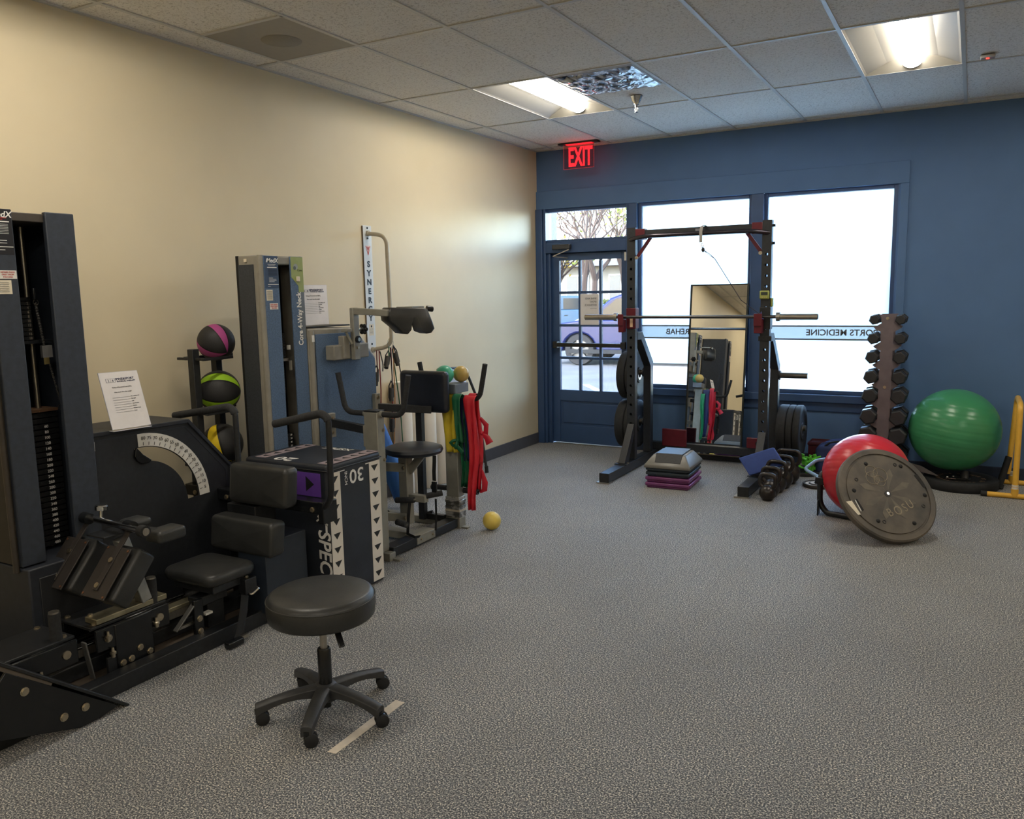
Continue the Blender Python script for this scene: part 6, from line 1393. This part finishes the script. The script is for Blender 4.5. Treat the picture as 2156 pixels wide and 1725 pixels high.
def car(loc, rz, body_rgb, label, L=4.5, W=1.8, H=1.6):
    t = thing('car', label, 'car', loc, rz=rz); bm = mat(label[:24]+' paint', body_rgb, .4, 0, .05, 2, coat=.2)
    gl_ = mat('car glass', (36,44,52), .08, 0, .02, 3); dk = mat('car trim black', (24,25,28), .6)
    side = [(-L/2,.35),(-L/2,.78),(-L/2+.25,.92),(-L/2+.85,1.0),(L/2-.35,1.02),(L/2-.05,.92),(L/2,.6),(L/2,.35)]
    arches = []
    low = []
    for cx_ in (-L*.31, L*.31):
        pass
    bottom = [(L/2-.15,.25)]
    for cx_ in (L*.31, -L*.31):
        bottom += [(cx_+.40*math.cos(math.radians(a)), .33+.40*math.sin(math.radians(a))) for a in range(0, 181, 20)]
    bottom += [(-L/2+.15,.25)]
    M().prism([(x_,-W/2,z_) for x_, z_ in side+bottom], (0,W,0)).build('body', bm, t, local=True, bevel=.04, smooth=40)
    cab = [(-L/2+.95,.98),(-L/2+1.55,H-.12),(-L/2+1.9,H),(L/2-1.1,H-.02),(L/2-.45,1.0)]
    M().prism([(x_,-W/2+.12,z_) for x_, z_ in cab], (0,W-.24,0)).build('cabin', bm, t, local=True, bevel=.05, smooth=40)
    wn_ = [(-L/2+1.15,1.03),(-L/2+1.68,H-.14),(-L/2+2.2,H-.09),(-L/2+2.2,1.03)]; wn2 = [(-L/2+2.28,1.03),(-L/2+2.28,H-.09),(L/2-1.2,H-.1),(L/2-.75,1.03)]
    for p_ in (wn_, wn2):
        for yy in (-W/2+.115, W/2-.12): M().prism([(x_,yy,z_) for x_, z_ in p_], (0,.01,0)).build('side_window', gl_, t, local=True)
    M().add([(-L/2+.99,-W/2+.2,1.04),(-L/2+.99,W/2-.2,1.04),(-L/2+1.54,W/2-.25,H-.13),(-L/2+1.54,-W/2+.25,H-.13)], [(0,1,2,3)]).build('windscreen', gl_, t, local=True)
    for cx_ in (-L*.31, L*.31):
        for s_ in (-1, 1):
            w_ = M().lathe([(.22,-.10),(.33,-.10),(.35,-.07),(.35,.07),(.33,.10),(.22,.10)], (cx_, s_*(W/2-.12), .35), (0,1,0), 36).build('tyre', mat('tyre rubber', (44,42,42), .8), t, local=True)
            M().lathe([(.235,.06),(.235,.085),(.225,.085),(.215,.02),(0,.02)], (cx_, s_*(W/2-.12), .35), (0,s_,0), 32).build('rim', mat('alloy rim', (120,118,116), .35, .3), w_, local=True)
            for k in range(7):
                a = k*2*math.pi/7; d = V((math.cos(a),0,math.sin(a))); M().bar(V((cx_,s_*(W/2-.03),.35))+d*.03, V((cx_,s_*(W/2-.04),.35))+d*.225, .05, .02, (0,1,0)).build('spoke', mat('alloy rim', (120,118,116), .35, .3), w_, local=True)
    M().box(-L/2+.6, L/2-.6, -W/2-.005, -W/2+.02, .27, .36).build('sill_trim', dk, t, local=True)
    for s_ in (-.1, .1): pass
    M().box(.18,.30,-W/2-.01,-W/2+.01,.80,.83).build('door_handle', dk, t, local=True)
    return t
g = P(1210, 769, 'z', -.03)
car((g.x+4.7*.31+.0, g.y+.95, -.03), math.radians(4), (16,26,74), 'blue car parked outside, its front wheel seen through the left door panes')
car((-13.0, 27.0, -.03), math.radians(20), (60,84,104), 'pale blue car parked far behind, seen through the left door panes', 4.3, 1.8, 1.5)
car((-7.6, 22.0, -.03), math.radians(12), (140,140,138), 'white car behind the blue one, seen through the right door pane', 4.6, 1.9, 1.75)
# bare trees
bark = mat('pale bark', (70,56,48), .9, 0, .2, 20, .3, 60); leafg = mat('olive leaves', (96,104,40), .8, 0, .3, 8); leafy = mat('yellow leaves', (150,124,40), .8, 0, .3, 8)
def tree(loc, H, label, seed, lm_=None, dens=5):
    random.seed(seed); t = thing('bare_tree', label, 'tree', loc, 'trees beyond the parking lot'); q = M(); tips = []
    def grow(p, d, L, r, dep):
        e = p+d*L; k_ = 3; pts = [p+(e-p)*i/k_+V((random.uniform(-1,1),random.uniform(-1,1),0))*L*.04*(i % 3 > 0) for i in range(k_+1)]
        q.tube(pts, [r*(1-.35*i/k_) for i in range(k_+1)], 5 if dep < 2 else 3)
        if dep >= dens: tips.append(e); return
        for i in range(3 if dep < 3 else 2):
            nd = (d+V((random.uniform(-1,1),random.uniform(-1,1),random.uniform(-.2,.7)))*.75).normalized(); grow(pts[random.choice((2,3))], nd, L*random.uniform(.62,.82), r*.62, dep+1)
    grow(V((0,0,0)), V((random.uniform(-.1,.1),0,1)).normalized(), H*.3, H*.022, 0)
    q.build('branches', bark, t, local=True)
    if lm_:
        f = M()
        for e in tips:
            for _ in range(7):
                c = e+V((random.gauss(0,.25),random.gauss(0,.25),random.gauss(0,.2))); a = V((random.uniform(-1,1),random.uniform(-1,1),random.uniform(-1,1))).normalized()*.09; b = a.orthogonal().normalized()*.06; f.add([c-a, c+b, c+a, c-b], [(0,1,2,3)])
        o = f.build('leaves', lm_, t, local=True, smooth=0); o['kind'] = 'stuff'
    return t
tree((-16.8, 34.5, -.03), 7.0, 'tree with olive leaves seen through the left top door pane', 11, leafg, 5)
tree((-13.3, 30.0, -.03), 7.2, 'bare branching tree seen through the middle top door pane', 3, None, 6)
tree((-12.4, 28.6, -.03), 6.8, 'bare tree forking low, seen through the right top door pane', 29, None, 6)
tree((-14.6, 37.0, -.03), 8.5, 'tree with sparse leaves standing behind the bare ones across the lot', 23, leafg, 5)
tree((-17.6, 36.0, -.03), 4.6, 'small tree with yellow leaves seen through the left door panes', 31, leafy, 4)
tree((-8.0, 40.0, -.03), 8.0, 'bare tree standing behind the squat rack window', 5, None, 4)
# building with windows, hedge
bd = thing('office_building', 'pale low building with dark windows far across the parking lot', 'building', (-16, 46, -.03))
bw = mat('pale stucco', (130,124,114), .85, 0, .05, 3)
M().box(-34, 6, 46, 52, -.03, 3.1).build('wall', bw, bd, smooth=0); M().box(-34.6, 6.6, 45.3, 52.5, 3.1, 3.4).build('roof', mat('grey roof', (120,118,116), .8), bd, smooth=0)
for k in range(14):
    x_ = -33+k*2.8; f_ = M().box(x_, x_+1.5, 45.93, 46.0, .9, 2.6).build('window', mat('white frame', (220,220,216), .5), bd, smooth=0)
    for a_ in (0, .72): M().box(x_+.06+a_, x_+.72+a_, 45.90, 45.93, .97, 2.53).build('window_pane', mat('building glass', (70,84,96), .1), f_, smooth=0)
f = M(); random.seed(9)
for _ in range(5000):
    c = V((random.uniform(-24,4), random.uniform(42.6,43.6), random.uniform(0,1.1))); a = V((random.uniform(-1,1),random.uniform(-1,1),random.uniform(-1,1))).normalized()*.13; b = a.orthogonal().normalized()*.09; f.add([c-a, c+b, c+a, c-b], [(0,1,2,3)])
o = f.build('hedge', mat('hedge leaves', (70,76,30), .8, 0, .3, 6), smooth=0); tag(o, 'low clipped hedge in front of the far building', 'hedge')
